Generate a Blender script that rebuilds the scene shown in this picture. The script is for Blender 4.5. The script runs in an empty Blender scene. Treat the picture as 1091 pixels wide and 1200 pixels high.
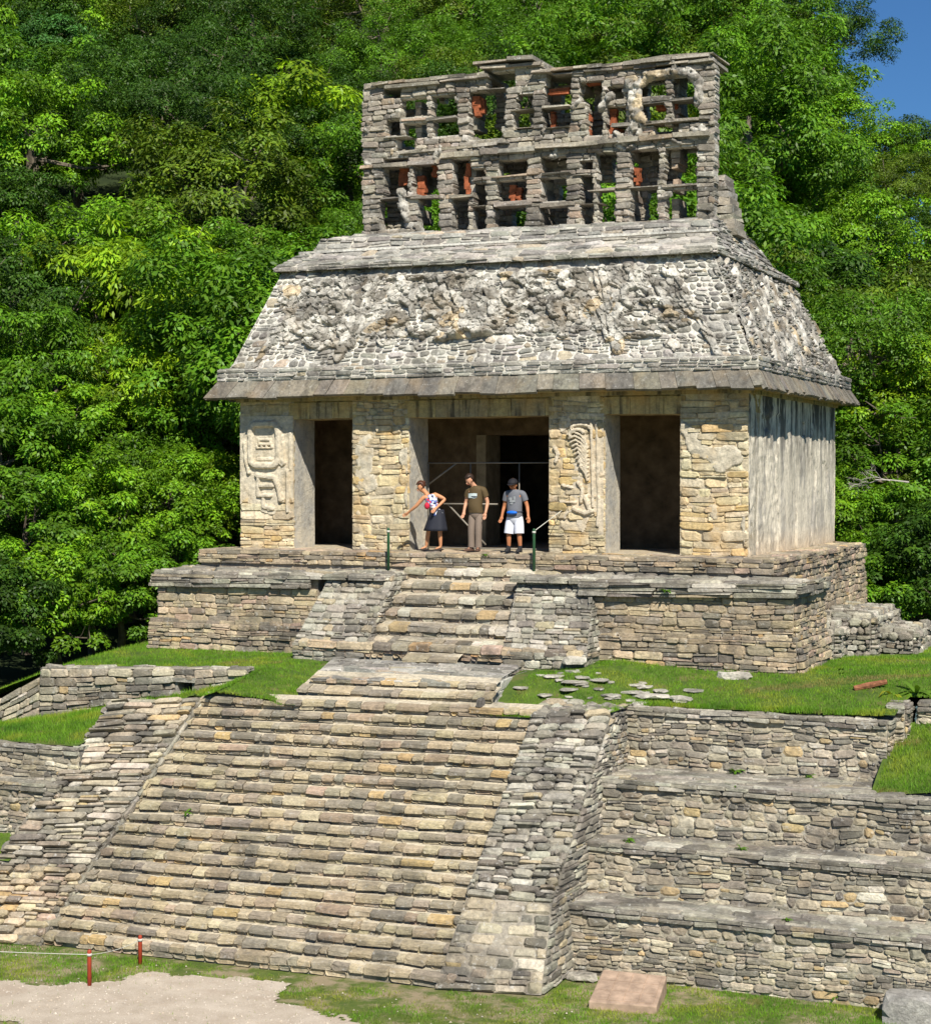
import bpy, bmesh, math, random
import numpy as np
from mathutils import Vector, Matrix, noise
random.seed(7)
PI=math.pi
S=bpy.context.scene; COL=S.collection
# ------------------------------------------------------------------ camera
F=2115.; YAW=math.radians(23.2); PITCH=math.atan(40/2115)
CAM=Vector((14.7,-35.9,1.6))
cd=bpy.data.cameras.new('camera'); cam=bpy.data.objects.new('camera',cd); COL.objects.link(cam)
cam.location=CAM; cam.rotation_euler=(PI/2-PITCH,0,YAW)
cd.sensor_fit='HORIZONTAL'; cd.sensor_width=36; cd.lens=36*F/1091; cd.clip_start=.5; cd.clip_end=2000
S.camera=cam
VH=Vector((-math.sin(YAW),math.cos(YAW),0)); RH=Vector((math.cos(YAW),math.sin(YAW),0))
VV=VH*math.cos(PITCH)-Vector((0,0,1))*math.sin(PITCH); UU=RH.cross(VV)
def proj(p):
    q=Vector(p)-CAM; w=q.dot(VV); return 545.5+F*q.dot(RH)/w, 600-F*q.dot(UU)/w, w
# ------------------------------------------------------------------ light
EL=math.radians(46); AZ=math.radians(35)
sd=Vector((math.sin(AZ)*math.cos(EL),-math.cos(AZ)*math.cos(EL),math.sin(EL)))
sl=bpy.data.lights.new('sun','SUN'); sl.energy=5.0; sl.angle=math.radians(.5); sl.color=(1,.94,.82)
so=bpy.data.objects.new('sun',sl); COL.objects.link(so); so.rotation_euler=sd.to_track_quat('Z','Y').to_euler()
W=bpy.data.worlds.new('World'); S.world=W; W.use_nodes=True
nt=W.node_tree; bg=nt.nodes['Background']; sky=nt.nodes.new('ShaderNodeTexSky'); sky.sky_type='NISHITA'
sky.sun_disc=False; sky.sun_elevation=EL; sky.sun_rotation=PI-AZ; sky.air_density=1.0; sky.dust_density=.0; sky.ozone_density=6.0
tn=nt.nodes.new('ShaderNodeMix'); tn.data_type='RGBA'; tn.blend_type='MULTIPLY'; tn.inputs[0].default_value=1; tn.inputs[7].default_value=(.55,.86,1.12,1)
nt.links.new(sky.outputs[0],tn.inputs[6]); nt.links.new(tn.outputs[2],bg.inputs[0]); bg.inputs[1].default_value=.051
S.view_settings.view_transform='Standard'; S.view_settings.look='None'; S.view_settings.exposure=.58
S.cycles.max_bounces=6; S.cycles.transparent_max_bounces=4

# ------------------------------------------------------------------ materials
class NT:
    def __init__(s,name):
        s.m=bpy.data.materials.new(name); s.m.use_nodes=True; s.t=s.m.node_tree; s.n=s.t.nodes
        s.b=s.n['Principled BSDF']; s.out=s.n['Material Output']; s.c=None
        s.b.inputs['Roughness'].default_value=.9
        s.b.inputs['Specular IOR Level'].default_value=.25
    def node(s,t,**k):
        x=s.n.new(t)
        for a,v in k.items(): setattr(x,a,v)
        return x
    def link(s,a,b): s.t.links.new(a,b)
    def coord(s,scale=(1,1,1)):
        g=s.node('ShaderNodeNewGeometry'); m=s.node('ShaderNodeMapping'); m.inputs['Scale'].default_value=scale
        s.link(g.outputs['Position'],m.inputs['Vector']); return m.outputs[0]
    def noise(s,sc,detail=4,rough=.6,scale=(1,1,1),dist=0):
        n=s.node('ShaderNodeTexNoise'); n.inputs['Scale'].default_value=sc; n.inputs['Detail'].default_value=detail
        n.inputs['Roughness'].default_value=rough; n.inputs['Distortion'].default_value=dist
        s.link(s.coord(scale),n.inputs['Vector']); return n.outputs['Fac']
    def ramp(s,fac,a,b,va=0.,vb=1.):
        r=s.node('ShaderNodeMapRange'); r.inputs['From Min'].default_value=a; r.inputs['From Max'].default_value=b
        r.inputs['To Min'].default_value=va; r.inputs['To Max'].default_value=vb; s.link(fac,r.inputs['Value']); return r.outputs[0]
    def mul(s,a,b):
        r=s.node('ShaderNodeMath',operation='MULTIPLY')
        for i,x in enumerate((a,b)):
            if isinstance(x,(int,float)): r.inputs[i].default_value=x
            else: s.link(x,r.inputs[i])
        return r.outputs[0]
    def mix(s,fac,a,b,mode='MIX'):
        r=s.node('ShaderNodeMix',data_type='RGBA',blend_type=mode)
        for k,x in ((0,fac),(6,a),(7,b)):
            if isinstance(x,(int,float)): r.inputs[k].default_value=x
            elif isinstance(x,tuple): r.inputs[k].default_value=(*x[:3],1)
            else: s.link(x,r.inputs[k])
        return r.outputs[2]
    def attr(s,n='col'):
        a=s.node('ShaderNodeAttribute',attribute_name=n); return a.outputs['Color']
    def bump(s,h,st=.5,d=.02):
        b=s.node('ShaderNodeBump'); b.inputs['Strength'].default_value=st; b.inputs['Distance'].default_value=d
        s.link(h,b.inputs['Height']); s.link(b.outputs[0],s.b.inputs['Normal'])
    def base(s,c):
        if isinstance(c,tuple): s.b.inputs['Base Color'].default_value=(*c[:3],1)
        else: s.link(c,s.b.inputs['Base Color'])

def stone_mat(name,stain=.5,lichen=.5,warm=.0,streak=0.,dark=(.07,.065,.06),moss=.12):
    m=NT(name); c=m.attr()
    n1=m.noise(14,5,.7); c=m.mix(1.,c,m.mix(m.ramp(n1,.3,.7),(.62,.62,.62),(1.22,1.2,1.16)),'MULTIPLY')
    n2=m.noise(1.1,5,.68); s=m.ramp(n2,.47,.66,0,stain); c=m.mix(s,c,dark)
    n5=m.noise(6,4,.7); s=m.ramp(n5,.55,.75,0,stain*.7); c=m.mix(s,c,dark)
    if streak:
        n3=m.noise(2.2,4,.6,(2.6,2.6,.28)); s=m.ramp(n3,.5,.62,0,streak); c=m.mix(s,c,(.045,.04,.036))
    if warm:
        n4=m.noise(1.7,3,.5); c=m.mix(m.ramp(n4,.5,.7,0,warm),c,(.52,.33,.12))
    n6=m.noise(9,5,.75); c=m.mix(m.ramp(n6,.58,.66,0,lichen),c,(.56,.55,.52))
    n7=m.noise(2.6,5,.75); c=m.mix(m.ramp(n7,.62,.72,0,moss),c,(.09,.13,.03))
    m.base(c); m.bump(m.noise(22,6,.75),.9,.03); return m.m
def plain(name,c,rough=.8,metal=0,spec=.3,var=.15,sc=12,bump=0):
    m=NT(name); n=m.noise(sc,4,.6)
    lo=tuple(x*(1-var) for x in c); hi=tuple(min(1,x*(1+var)) for x in c)
    m.base(m.mix(m.ramp(n,.3,.7),lo,hi)); m.b.inputs['Roughness'].default_value=rough
    m.b.inputs['Metallic'].default_value=metal; m.b.inputs['Specular IOR Level'].default_value=spec
    if bump: m.bump(n,bump,.02)
    return m.m
M={}
M['warm']=stone_mat('warm_stone',.6,.4,.12)
M['stair']=stone_mat('stair_stone',.55,.35,.04)
M['grey']=stone_mat('grey_stone',.75,.5,0.05)
M['terrace']=stone_mat('terrace_stone',.62,.45,.08)
M['roof']=stone_mat('roof_stone',.85,.7,.03)
M['pier']=stone_mat('pier_stone',.3,.15,.45,.25)
M['comb']=stone_mat('comb_stone',.7,.6,.0)
M['slab']=stone_mat('slab_stone',.5,.3,.15,.45)
M['lintel']=stone_mat('lintel_plaster',.3,.1,.6,.75)
M['stucco']=stone_mat('stucco',.7,.5,.12,0,(.06,.055,.05))
M['pstucco']=stone_mat('pier_stucco',.12,.15,.25,0,(.2,.17,.13))
m=NT('jamb_plaster'); c=m.mix(m.ramp(m.noise(2.2,5,.65),.35,.65),(.36,.355,.34),(.60,.545,.44)); c=m.mix(m.ramp(m.noise(7,5,.7),.52,.66,0,.6),c,(.20,.185,.16))
m.base(c); m.bump(m.noise(9,6,.75),.8,.04); M['jamb']=m.m
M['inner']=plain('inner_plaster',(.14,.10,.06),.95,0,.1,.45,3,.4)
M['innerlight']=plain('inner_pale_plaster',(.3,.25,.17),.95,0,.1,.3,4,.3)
M['red']=plain('red_stucco',(.27,.085,.04),.9,0,.1,.45,9,.4)
# side wall: plaster with black run-off streaks from the eave
m=NT('side_plaster'); c=m.mix(m.ramp(m.noise(6,5,.7),.3,.7),(.58,.52,.42),(.76,.69,.57))
c=m.mix(m.ramp(m.noise(1.1,5,.7,(1.6,1.6,.5)),.5,.6,0,.7),c,(.33,.31,.285))
g=m.node('ShaderNodeNewGeometry'); sx=m.node('ShaderNodeSeparateXYZ'); m.link(g.outputs['Position'],sx.inputs[0])
top=m.ramp(sx.outputs['Z'],1.4,3.1,.1,1.)
st=m.ramp(m.noise(1.3,5,.72,(2.2,2.2,.3)),.47,.55,0,.95); c=m.mix(m.mul(st,top),c,(.05,.047,.045))
c=m.mix(m.mul(m.ramp(m.noise(12,5,.7,(1,1,.3)),.52,.68,0,.8),1.),c,(.2,.18,.15))
c=m.mix(m.ramp(sx.outputs['Z'],.5,-.1,0,.5),c,(.55,.38,.2))
m.base(c); m.bump(m.noise(7,6,.75),.7,.04); M['side']=m.m
M['post_green']=plain('green_paint',(.02,.075,.03),.5,0,.4)
M['post_red']=plain('red_paint',(.3,.04,.015),.6,0,.4)
M['rope']=plain('rope',(.5,.5,.45),.8)
M['metal']=plain('galvanised_steel',(.22,.2,.17),.6,.2,.3)
M['mesh']=plain('wire_screen',(.05,.055,.06),.8)
M['plaque']=plain('pink_concrete',(.34,.245,.18),.9,0,.25,.3,5,.5)
M['log']=plain('rotten_wood',(.20,.085,.045),.9,0,.2,.5,14,.8)
M['bark']=plain('pale_bark',(.15,.125,.095),.9,0,.2,.4,8,.6)
M['darkbark']=plain('dark_bark',(.10,.08,.06),.9,0,.2,.4,8,.6)
# foliage
def leaf_mat(name,trans=.4,spec=.5,rough=.42,ocol=True,tint=(.06,.13,.012)):
    m=NT(name); a=m.attr('shade')
    if ocol:
        oi=m.node('ShaderNodeObjectInfo'); c=oi.outputs['Color']
    else: c=m.mix(0.,tint,tint)
    c=m.mix(1.,c,a,'MULTIPLY')
    m.base(c); m.b.inputs['Roughness'].default_value=rough; m.b.inputs['Specular IOR Level'].default_value=spec
    tr=m.node('ShaderNodeBsdfTranslucent'); c2=m.mix(1.,c,(1.5,1.6,.5),'MULTIPLY'); m.link(c2,tr.inputs[0])
    mx=m.node('ShaderNodeMixShader'); mx.inputs[0].default_value=trans
    m.link(m.b.outputs[0],mx.inputs[1]); m.link(tr.outputs[0],mx.inputs[2]); m.link(mx.outputs[0],m.out.inputs[0]); return m.m
M['leaf']=leaf_mat('leaf',.24,.25,.48)
M['blade']=leaf_mat('grass_blade',.35,.3,.6,False,(1,1,1))
# ground
m=NT('turf'); c=m.mix(m.ramp(m.noise(3,5,.7),.35,.65),(.045,.085,.012),(.10,.15,.022))
c=m.mix(m.ramp(m.noise(1.3,4,.6),.58,.7,0,.8),c,(.16,.12,.06)); m.base(c); m.bump(m.noise(30,4,.7),.8,.03); M['turf']=m.m
m=NT('worn_ground'); c=m.mix(m.ramp(m.noise(4,5,.7),.35,.65),(.07,.115,.018),(.13,.16,.035)); c=m.mix(m.ramp(m.noise(1.6,5,.7),.46,.6,0,.9),c,(.33,.26,.17)); m.base(c); m.bump(m.noise(30,5,.7),.9,.04); M['worn']=m.m
m=NT('gravel'); c=m.mix(m.ramp(m.noise(2.5,4,.6),.3,.7),(.43,.365,.29),(.56,.49,.405))
c=m.mix(m.ramp(m.noise(60,3,.7),.3,.7),m.mix(1.,c,(.72,.7,.68),'MULTIPLY'),c); c=m.mix(m.ramp(m.noise(24,3,.7),.63,.7,0,.7),c,(.65,.6,.54)); c=m.mix(m.ramp(m.noise(1.1,4,.65),.5,.68,0,.55),c,(.33,.26,.2))
m.base(c); m.bump(m.noise(70,3,.7),.7,.01); M['gravel']=m.m
m=NT('forest_floor'); m.base(m.mix(m.ramp(m.noise(1,4,.6),.3,.7),(.012,.022,.006),(.03,.045,.012))); M['floor']=m.m  # near-black green: deep shade under the trees is put into this colour

# ------------------------------------------------------------------ object helpers
def tag(o,label=None,cat=None,group=None,kind=None):
    if label: o['label']=label
    if cat: o['category']=cat
    if group: o['group']=group
    if kind: o['kind']=kind
    return o
def empty(name,loc,label=None,cat=None,group=None):
    o=bpy.data.objects.new(name,None); o.empty_display_size=.3; o.location=loc; COL.objects.link(o)
    return tag(o,label,cat,group)
def link(name,me,parent=None,mat=None):
    o=bpy.data.objects.new(name,me); COL.objects.link(o)
    if mat and not me.materials: me.materials.append(mat)
    if parent:
        o.parent=parent; bpy.context.view_layer.update() if False else None
        o.location=-_wl(parent)
    return o
def _wl(p):
    v=Vector(p.location)
    while p.parent: p=p.parent; v+=p.location
    return v
def copy_tree(o,parent=None):
    c=o.copy(); COL.objects.link(c); c.parent=parent
    for ch in list(o.children): copy_tree(ch,c)
    return c
class SB:
    """collects world-space geometry with a colour per vertex"""
    def __init__(s): s.v=[];s.f=[];s.c=[]
    def add(s,vs,fs,col):
        b=len(s.v); s.v+=[tuple(x) for x in vs]; s.f+=[tuple(i+b for i in f) for f in fs]
        if isinstance(col,list): s.c+=col
        else: s.c+=[col]*len(vs)
    def box(s,x0,x1,y0,y1,z0,z1,col=(.3,.28,.25),j=0):
        P=[Vector((x+random.uniform(-j,j),y+random.uniform(-j,j),z+random.uniform(-j,j))) for x in(x0,x1) for y in(y0,y1) for z in(z0,z1)]
        s.add(P,[(0,1,3,2),(4,6,7,5),(0,4,5,1),(2,3,7,6),(0,2,6,4),(1,5,7,3)],col)
    def tube(s,pts,rad,n=6,col=(.5,.5,.5),cap=True):
        pts=[Vector(p) for p in pts]; vs=[];fs=[]; k=len(pts)
        if not isinstance(rad,(list,tuple)): rad=[rad]*k
        pv=None
        for i,p in enumerate(pts):
            t=(pts[min(i+1,k-1)]-pts[max(i-1,0)]).normalized()
            a=t.orthogonal().normalized() if pv is None else (pv-t*pv.dot(t)).normalized()
            pv=a; b=t.cross(a)
            for q in range(n):
                an=2*PI*q/n; vs.append(p+(a*math.cos(an)+b*math.sin(an))*rad[i])
        for i in range(k-1):
            for q in range(n): fs.append((i*n+q,i*n+(q+1)%n,(i+1)*n+(q+1)%n,(i+1)*n+q))
        if cap: fs.append(tuple(range(n))[::-1]); fs.append(tuple((k-1)*n+q for q in range(n)))
        s.add(vs,fs,col)
    def build(s,name,mat,parent=None,smooth=False):
        me=bpy.data.meshes.new(name); me.from_pydata(s.v,[],s.f); me.materials.append(mat)
        a=me.color_attributes.new('col','FLOAT_COLOR','POINT')
        a.data.foreach_set('color',np.hstack([np.array(s.c,dtype=np.float32).reshape(-1,3),np.ones((len(s.c),1),np.float32)]).ravel())
        if smooth: me.polygons.foreach_set('use_smooth',[True]*len(me.polygons))
        me.update(); return link(name,me,parent)
PAL={
'warm':[((.43,.37,.28),4),((.36,.32,.26),4),((.50,.44,.34),3),((.48,.35,.20),.7),((.27,.25,.22),3),((.42,.34,.29),2),((.2,.185,.17),1)],
'stair':[((.40,.345,.255),4),((.35,.305,.235),4),((.30,.27,.23),3.5),((.44,.335,.19),.8),((.235,.215,.19),2.5),((.45,.40,.31),1.6),((.36,.29,.235),1)],
'grey':[((.34,.33,.30),4),((.26,.25,.235),4),((.42,.41,.38),3),((.5,.49,.46),1.4),((.2,.19,.18),2),((.40,.35,.27),1)],
'terrace':[((.42,.385,.315),4),((.33,.31,.27),4),((.5,.465,.39),2.4),((.45,.36,.22),.7),((.22,.21,.19),3),((.38,.335,.28),2),((.56,.54,.49),1.2),((.15,.145,.135),1)],
'roof':[((.40,.385,.35),3),((.33,.32,.29),4),((.5,.48,.44),2),((.25,.24,.22),2),((.46,.40,.31),.6)],
'pier':[((.62,.53,.38),4),((.55,.48,.36),3),((.60,.46,.26),1.6),((.66,.60,.48),3),((.48,.42,.33),1.5)],
'comb':[((.40,.36,.31),4),((.33,.30,.265),4),((.47,.43,.37),3),((.26,.24,.215),2),((.44,.35,.28),1.2),((.53,.50,.46),1)],
'slab':[((.36,.325,.27),3),((.33,.30,.255),3),((.38,.335,.265),2),((.29,.27,.245),2)],
}
WARM={'warm':(1.06,1.0,.9),'stair':(1.12,1.09,.99),'terrace':(1.04,1.0,.92),'grey':(1.0,.97,.88),'pier':(1.03,1.0,.9),'comb':(.93,.92,.88),'slab':(.66,.67,.67)}
def pick(p):
    L=PAL[p]; c=random.choices([a for a,b in L],[b for a,b in L])[0]; k=random.uniform(.82,1.16)
    w=WARM.get(p,(1,1,1)); return tuple(min(.8,x*k*y*random.uniform(.97,1.03)) for x,y in zip(c,w))
def block(sb,Pf,N,u0,u1,v0,v1,d,col,back=.05,bev=.35,j=.01,cut=(.12,.32)):
    w=u1-u0;h=v1-v0
    if w<.01 or h<.01: return
    m=min(w,h); c=[m*random.uniform(*cut) for _ in range(4)]
    out=[(u0+c[0],v0),(u1-c[1],v0),(u1,v0+c[1]),(u1,v1-c[2]),(u1-c[2],v1),(u0+c[3],v1),(u0,v1-c[3]),(u0,v0+c[0])]
    jj=min(j,m*.15); out=[(a+random.uniform(-jj,jj),b+random.uniform(-jj,jj)) for a,b in out]
    cu=(u0+u1)/2+random.uniform(-.1,.1)*w; cv=(v0+v1)/2+random.uniform(-.1,.1)*h
    k=m*bev; tx=random.uniform(-.1,.1);ty=random.uniform(-.12,.12)
    ins=[]
    for a,b in out:
        l=math.hypot(a-cu,b-cv)+1e-6; q=max(0,1-k*random.uniform(.35,.75)/l*1.2); ins.append((cu+(a-cu)*q,cv+(b-cv)*q))
    vs=[Pf(a,b)-N*back for a,b in out]+[Pf(a,b)+N*max(.001,d-k*.55) for a,b in out]+[Pf(a,b)+N*(d+(a-cu)*tx+(b-cv)*ty+random.uniform(-.006,.006)) for a,b in ins]
    vs.append(Pf(cu,cv)+N*(d+k*.08))
    fs=[]
    for r in (0,8):
        for i in range(8): fs.append((r+i,r+(i+1)%8,r+8+(i+1)%8,r+8+i))
    for i in range(8): fs.append((16+i,16+(i+1)%8,24))
    sb.add(vs,fs,col)
def quadmap(q):
    a,b,c,d=[Vector(x) for x in q]; Wd=((b-a).length+(c-d).length)/2; H=((d-a).length+(c-b).length)/2
    N=(b-a).cross(d-a).normalized()
    def P(u,v):
        s=u/Wd;t=v/H; return (a*(1-s)+b*s)*(1-t)+(d*(1-s)+c*s)*t
    return P,N,Wd,H
def masonry(sb,q,pal,H=(.09,.17),Wr=(.14,.42),prot=(.02,.06),warp=.03,split=.3,mortar=(.3,.27,.22),gap=.012,back=.05,skip=None,cut=(.12,.32),bev=.35,backing=True,seed=0,wf=.8):
    P,N,Wd,Ht=quadmap(q)
    def Pf(u,v):
        if warp:
            a=noise.noise((u*wf+seed*7.3,v*wf*1.3,seed*3.1)); b=noise.noise((u*wf*1.1,v*wf*1.5+9,seed*5.7))
            e=min(1,v/.15,(Ht-v)/.15); e2=min(1,u/.15,(Wd-u)/.15)
            return P(u+a*warp*max(0,e2),v+b*warp*max(0,e))
        return P(u,v)
    if backing:
        nu=max(1,int(Wd/1.));nv=max(1,int(Ht/1.)); vs=[];fs=[]
        for i in range(nu+1):
            for k in range(nv+1): vs.append(P(Wd*i/nu,Ht*k/nv))
        for i in range(nu):
            for k in range(nv): fs.append((i*(nv+1)+k,(i+1)*(nv+1)+k,(i+1)*(nv+1)+k+1,i*(nv+1)+k+1))
        sb.add(vs,fs,mortar)
    # course list
    vs=[0.]
    while vs[-1]<Ht-.001: vs.append(vs[-1]+random.uniform(*H))
    k=Ht/vs[-1] if len(vs)>1 else 1; vs=[x*k for x in vs]
    for r in range(len(vs)-1):
        v0,v1=vs[r],vs[r+1]; u=random.uniform(-.1,0); hh=v1-v0
        while u<Wd:
            w=random.uniform(*Wr)*(.75+.5*hh/H[1]); u1=min(u+w,Wd)
            if Wd-u1<Wr[0]*.5: u1=Wd
            a=max(0,u)
            if not(skip and skip((a+u1)/2,(v0+v1)/2)):
                g=gap*random.uniform(.5,1.4)
                if random.random()<split and hh>.09:
                    vm=v0+hh*random.uniform(.35,.65); um=a+(u1-a)*random.uniform(.35,.65)
                    if random.random()<.5:
                        block(sb,Pf,N,a+g/2,u1-g/2,v0+g/2,vm-g/2,random.uniform(*prot),pick(pal),back,bev,cut=cut)
                        block(sb,Pf,N,a+g/2,um-g/2,vm+g/2,v1-g/2,random.uniform(*prot),pick(pal),back,bev,cut=cut)
                        block(sb,Pf,N,um+g/2,u1-g/2,vm+g/2,v1-g/2,random.uniform(*prot),pick(pal),back,bev,cut=cut)
                    else:
                        block(sb,Pf,N,a+g/2,u1-g/2,v0+g/2,vm-g/2,random.uniform(*prot),pick(pal),back,bev,cut=cut)
                        block(sb,Pf,N,a+g/2,u1-g/2,vm+g/2,v1-g/2,random.uniform(*prot),pick(pal),back,bev,cut=cut)
                else:
                    block(sb,Pf,N,a+g/2,u1-g/2,v0+g/2,v1-g/2,random.uniform(*prot),pick(pal),back,bev,cut=cut)
            u=u1
            if u1>=Wd: break
def wallq(x0,y0,x1,y1,zb,zt,zb1=None,zt1=None,bat=0,n=None):
    """vertical quad from (x0,y0) to (x1,y1), outside on the right-hand side of travel; bat = batter at the foot"""
    d=Vector((x1-x0,y1-y0,0)).normalized(); o=Vector((d.y,-d.x,0))*bat
    zb1=zb if zb1 is None else zb1; zt1=zt if zt1 is None else zt1
    return [Vector((x0,y0,zb))+o,Vector((x1,y1,zb1))+o,Vector((x1,y1,zt1)),Vector((x0,y0,zt))]
def topq(x0,x1,y0,y1,z0,z1=None,z0r=None,z1r=None):
    """near-horizontal quad, y0 front edge, y1 back edge"""
    z1=z0 if z1 is None else z1; z0r=z0 if z0r is None else z0r; z1r=z1 if z1r is None else z1r
    return [Vector((x0,y0,z0)),Vector((x1,y0,z0r)),Vector((x1,y1,z1r)),Vector((x0,y1,z1))]
def build(name,quads,pal,mat,parent,**k):
    sb=SB()
    for i,q in enumerate(quads):
        kk=dict(k)
        if isinstance(q,tuple) and isinstance(q[1],dict): kk.update(q[1]); q=q[0]
        masonry(sb,q,pal,seed=random.random()*9,**kk)
    return sb.build(name,mat,parent)

# height-field relief on a quad:  strokes = [(points, radius, height)]
def relief(name,q,res,hfun,mat,parent,mask=None,colf=None,off=0.,smooth=True):
    P,N,Wd,Ht=quadmap(q); nu=int(Wd/res);nv=int(Ht/res); idx={}; vs=[];cs=[];fs=[]
    H=[[hfun(Wd*i/nu,Ht*k/nv) for k in range(nv+1)] for i in range(nu+1)]
    def vid(i,k):
        if (i,k) not in idx:
            idx[(i,k)]=len(vs); u=Wd*i/nu;v=Ht*k/nv; vs.append(P(u,v)+N*(off+H[i][k])); cs.append(colf(u,v,H[i][k]) if colf else (.5,.48,.43))
        return idx[(i,k)]
    for i in range(nu):
        for k in range(nv):
            h=min(H[i][k],H[i+1][k],H[i][k+1],H[i+1][k+1]); hm=max(H[i][k],H[i+1][k],H[i][k+1],H[i+1][k+1])
            if mask is not None and hm<mask: continue
            fs.append((vid(i,k),vid(i+1,k),vid(i+1,k+1),vid(i,k+1)))
    sb=SB(); sb.add(vs,fs,cs); return sb.build(name,mat,parent,smooth=smooth)
def seg(u,v,a,b):
    ax,ay=a;bx,by=b; dx=bx-ax;dy=by-ay; L=dx*dx+dy*dy+1e-9; t=max(0,min(1,((u-ax)*dx+(v-ay)*dy)/L))
    return math.hypot(u-ax-t*dx,v-ay-t*dy)
POW=[2]
def strokes_h(st):
    items=[]
    for pts,r,h in st:
        for a,b in zip(pts,pts[1:]):
            items.append((min(a[0],b[0])-r,max(a[0],b[0])+r,min(a[1],b[1])-r,max(a[1],b[1])+r,a,b,r,h))
    def f(u,v):
        m=0.
        for x0,x1,y0,y1,a,b,r,h in items:
            if x0<=u<=x1 and y0<=v<=y1:
                d=seg(u,v,a,b)
                if d<r: m=max(m,h*(1-(d/r)**POW[0])**.5)
        return m
    return f
def arc(cx,cy,rx,ry,a0,a1,n=14): return [(cx+rx*math.cos(math.radians(a0+(a1-a0)*i/n)),cy+ry*math.sin(math.radians(a0+(a1-a0)*i/n))) for i in range(n+1)]

# ================================================================== TEMPLE
XL,XR=-6.28,5.56; YB=8.5; DH=2.93; WT=3.45
T=empty('temple',(-.36,4,0),'old stone temple with a sloping carved roof and a lattice roof comb on top','temple')
piers=[(-6.28,-4.89),(-3.42,-2.02),(1.24,2.50),(4.12,5.56)]
mort=(.56,.49,.37)
def holes(lst):
    return lambda u,v: any(a<u<b and c<v<d for a,b,c,d in lst)
pier_objs=[]
for i,(a,b) in enumerate(piers):
    sb=SB()
    k=dict(mortar=mort,warp=.06,gap=.01)
    fq=wallq(a,0,b,0,0,WT)
    if i==0: masonry(sb,wallq(a,0,b,0,0,1.15),'pier',H=(.12,.3),Wr=(.3,.8),prot=(.015,.045),seed=i,**k); masonry(sb,wallq(a,0,b,0,1.15,WT),'pier',H=(.2,.4),Wr=(.4,.8),prot=(.0,.012),seed=i,bev=.08,**k)
    elif i==3: masonry(sb,fq,'pier',H=(.12,.27),Wr=(.2,.7),prot=(.01,.06),seed=i,**k)
    else: masonry(sb,fq,'pier',H=(.1,.26),Wr=(.16,.5),prot=(.008,.05),seed=i,**k)
    # right jamb of the pier (plaster), back and left jamb
    if i<3:
        sb.box(a+.02,b-.025,.005,1.0,0,WT,(.5,.45,.36))
        P=SB(); n=22
        vs=[];fs=[]
        for r in range(n+1):
            for c in range(9):
                z=DH*r/n; y=.0+1.0*c/8
                vs.append((b+.015*noise.noise((y*2,z*1.5,i*5.))-.01+(.02*abs(noise.noise((z*4,i,3.))) if c==0 else 0),y,z))
        for r in range(n):
            for c in range(8): fs.append((r*9+c,r*9+c+1,(r+1)*9+c+1,(r+1)*9+c))
        P.add(vs,fs,(.45,.44,.42)); 
    else: sb.box(a+.02,b-.02,.005,1.0,0,WT,(.5,.45,.36)); P=None
    po=sb.build('pier',M['pier'],T); pier_objs.append(po)
    if P: P.build('jamb',M['jamb'],po,True)
def plcol(base,var=.1):
    def f(u,v,h):
        k=1+var*noise.noise((u*3,v*3,2.)); return tuple(x*k for x in base)
    return f
# stucco relief on the first pier : a round-cornered head frame over a broken figure
st=[]
for r in (0,):
    st+= [(arc(.42,2.62,.13,.2,90,180)+[(.29,2.15)]+arc(.45,2.05,.16,.17,180,270)+arc(.85,2.05,.16,.17,270,360)+[(1.01,2.6)]+arc(.86,2.62,.14,.2,0,90)+[(.42,2.82)],.075,.09)]
    st+= [([(.5,2.47),(.8,2.47),(.8,2.36),(.5,2.36),(.5,2.47)],.03,.035),([(.47,2.02),(.82,2.02)],.04,.03),([(.45,2.3),(.83,2.3)],.045,.04)]
    st+= [([(.13,2.4),(.17,2.0),(.24,1.72)],.05,.06),([(1.05,2.7),(1.12,2.3),(1.1,1.9)],.045,.05),([(1.24,1.75),(1.24,.85)],.05,.055),([(1.3,2.6),(1.3,1.8)],.04,.03)]
    st+= [([(.45,1.66),(.9,1.6),(1.02,1.35),(1.06,1.1)],.06,.07),([(.48,1.6),(.48,1.2),(.8,1.2)],.05,.06),([(.55,1.42),(.85,1.42)],.05,.07),([(.62,1.25),(.6,.95),(.85,.9)],.05,.04)]
    st+= [([(1.08,2.0),(1.14,1.94)],.06,.06)]
POW[0]=4
sf=strokes_h(st)
def rh1(u,v):
    if v>1.75: edge=v
    n=noise.noise((u*2.2,v*2.2,4.)); m=(v-1.05)*.9+n*.45+(.15 if .2<u<1.15 else 0)
    if m<0 and sf(u,v)<.01: return -.06
    hole=0
    if 2.28<v<2.335 and (.47<u<.55 or .6<u<.68 or .73<u<.79): hole=.05
    return .035+sf(u,v)+.012*noise.noise((u*9,v*9,1.))-hole
relief('stucco_relief',wallq(-6.27,0,-4.9,0,0,3.0),.025,rh1,M['pstucco'],pier_objs[0],-.02,plcol((.60,.54,.43)),smooth=False)
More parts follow.
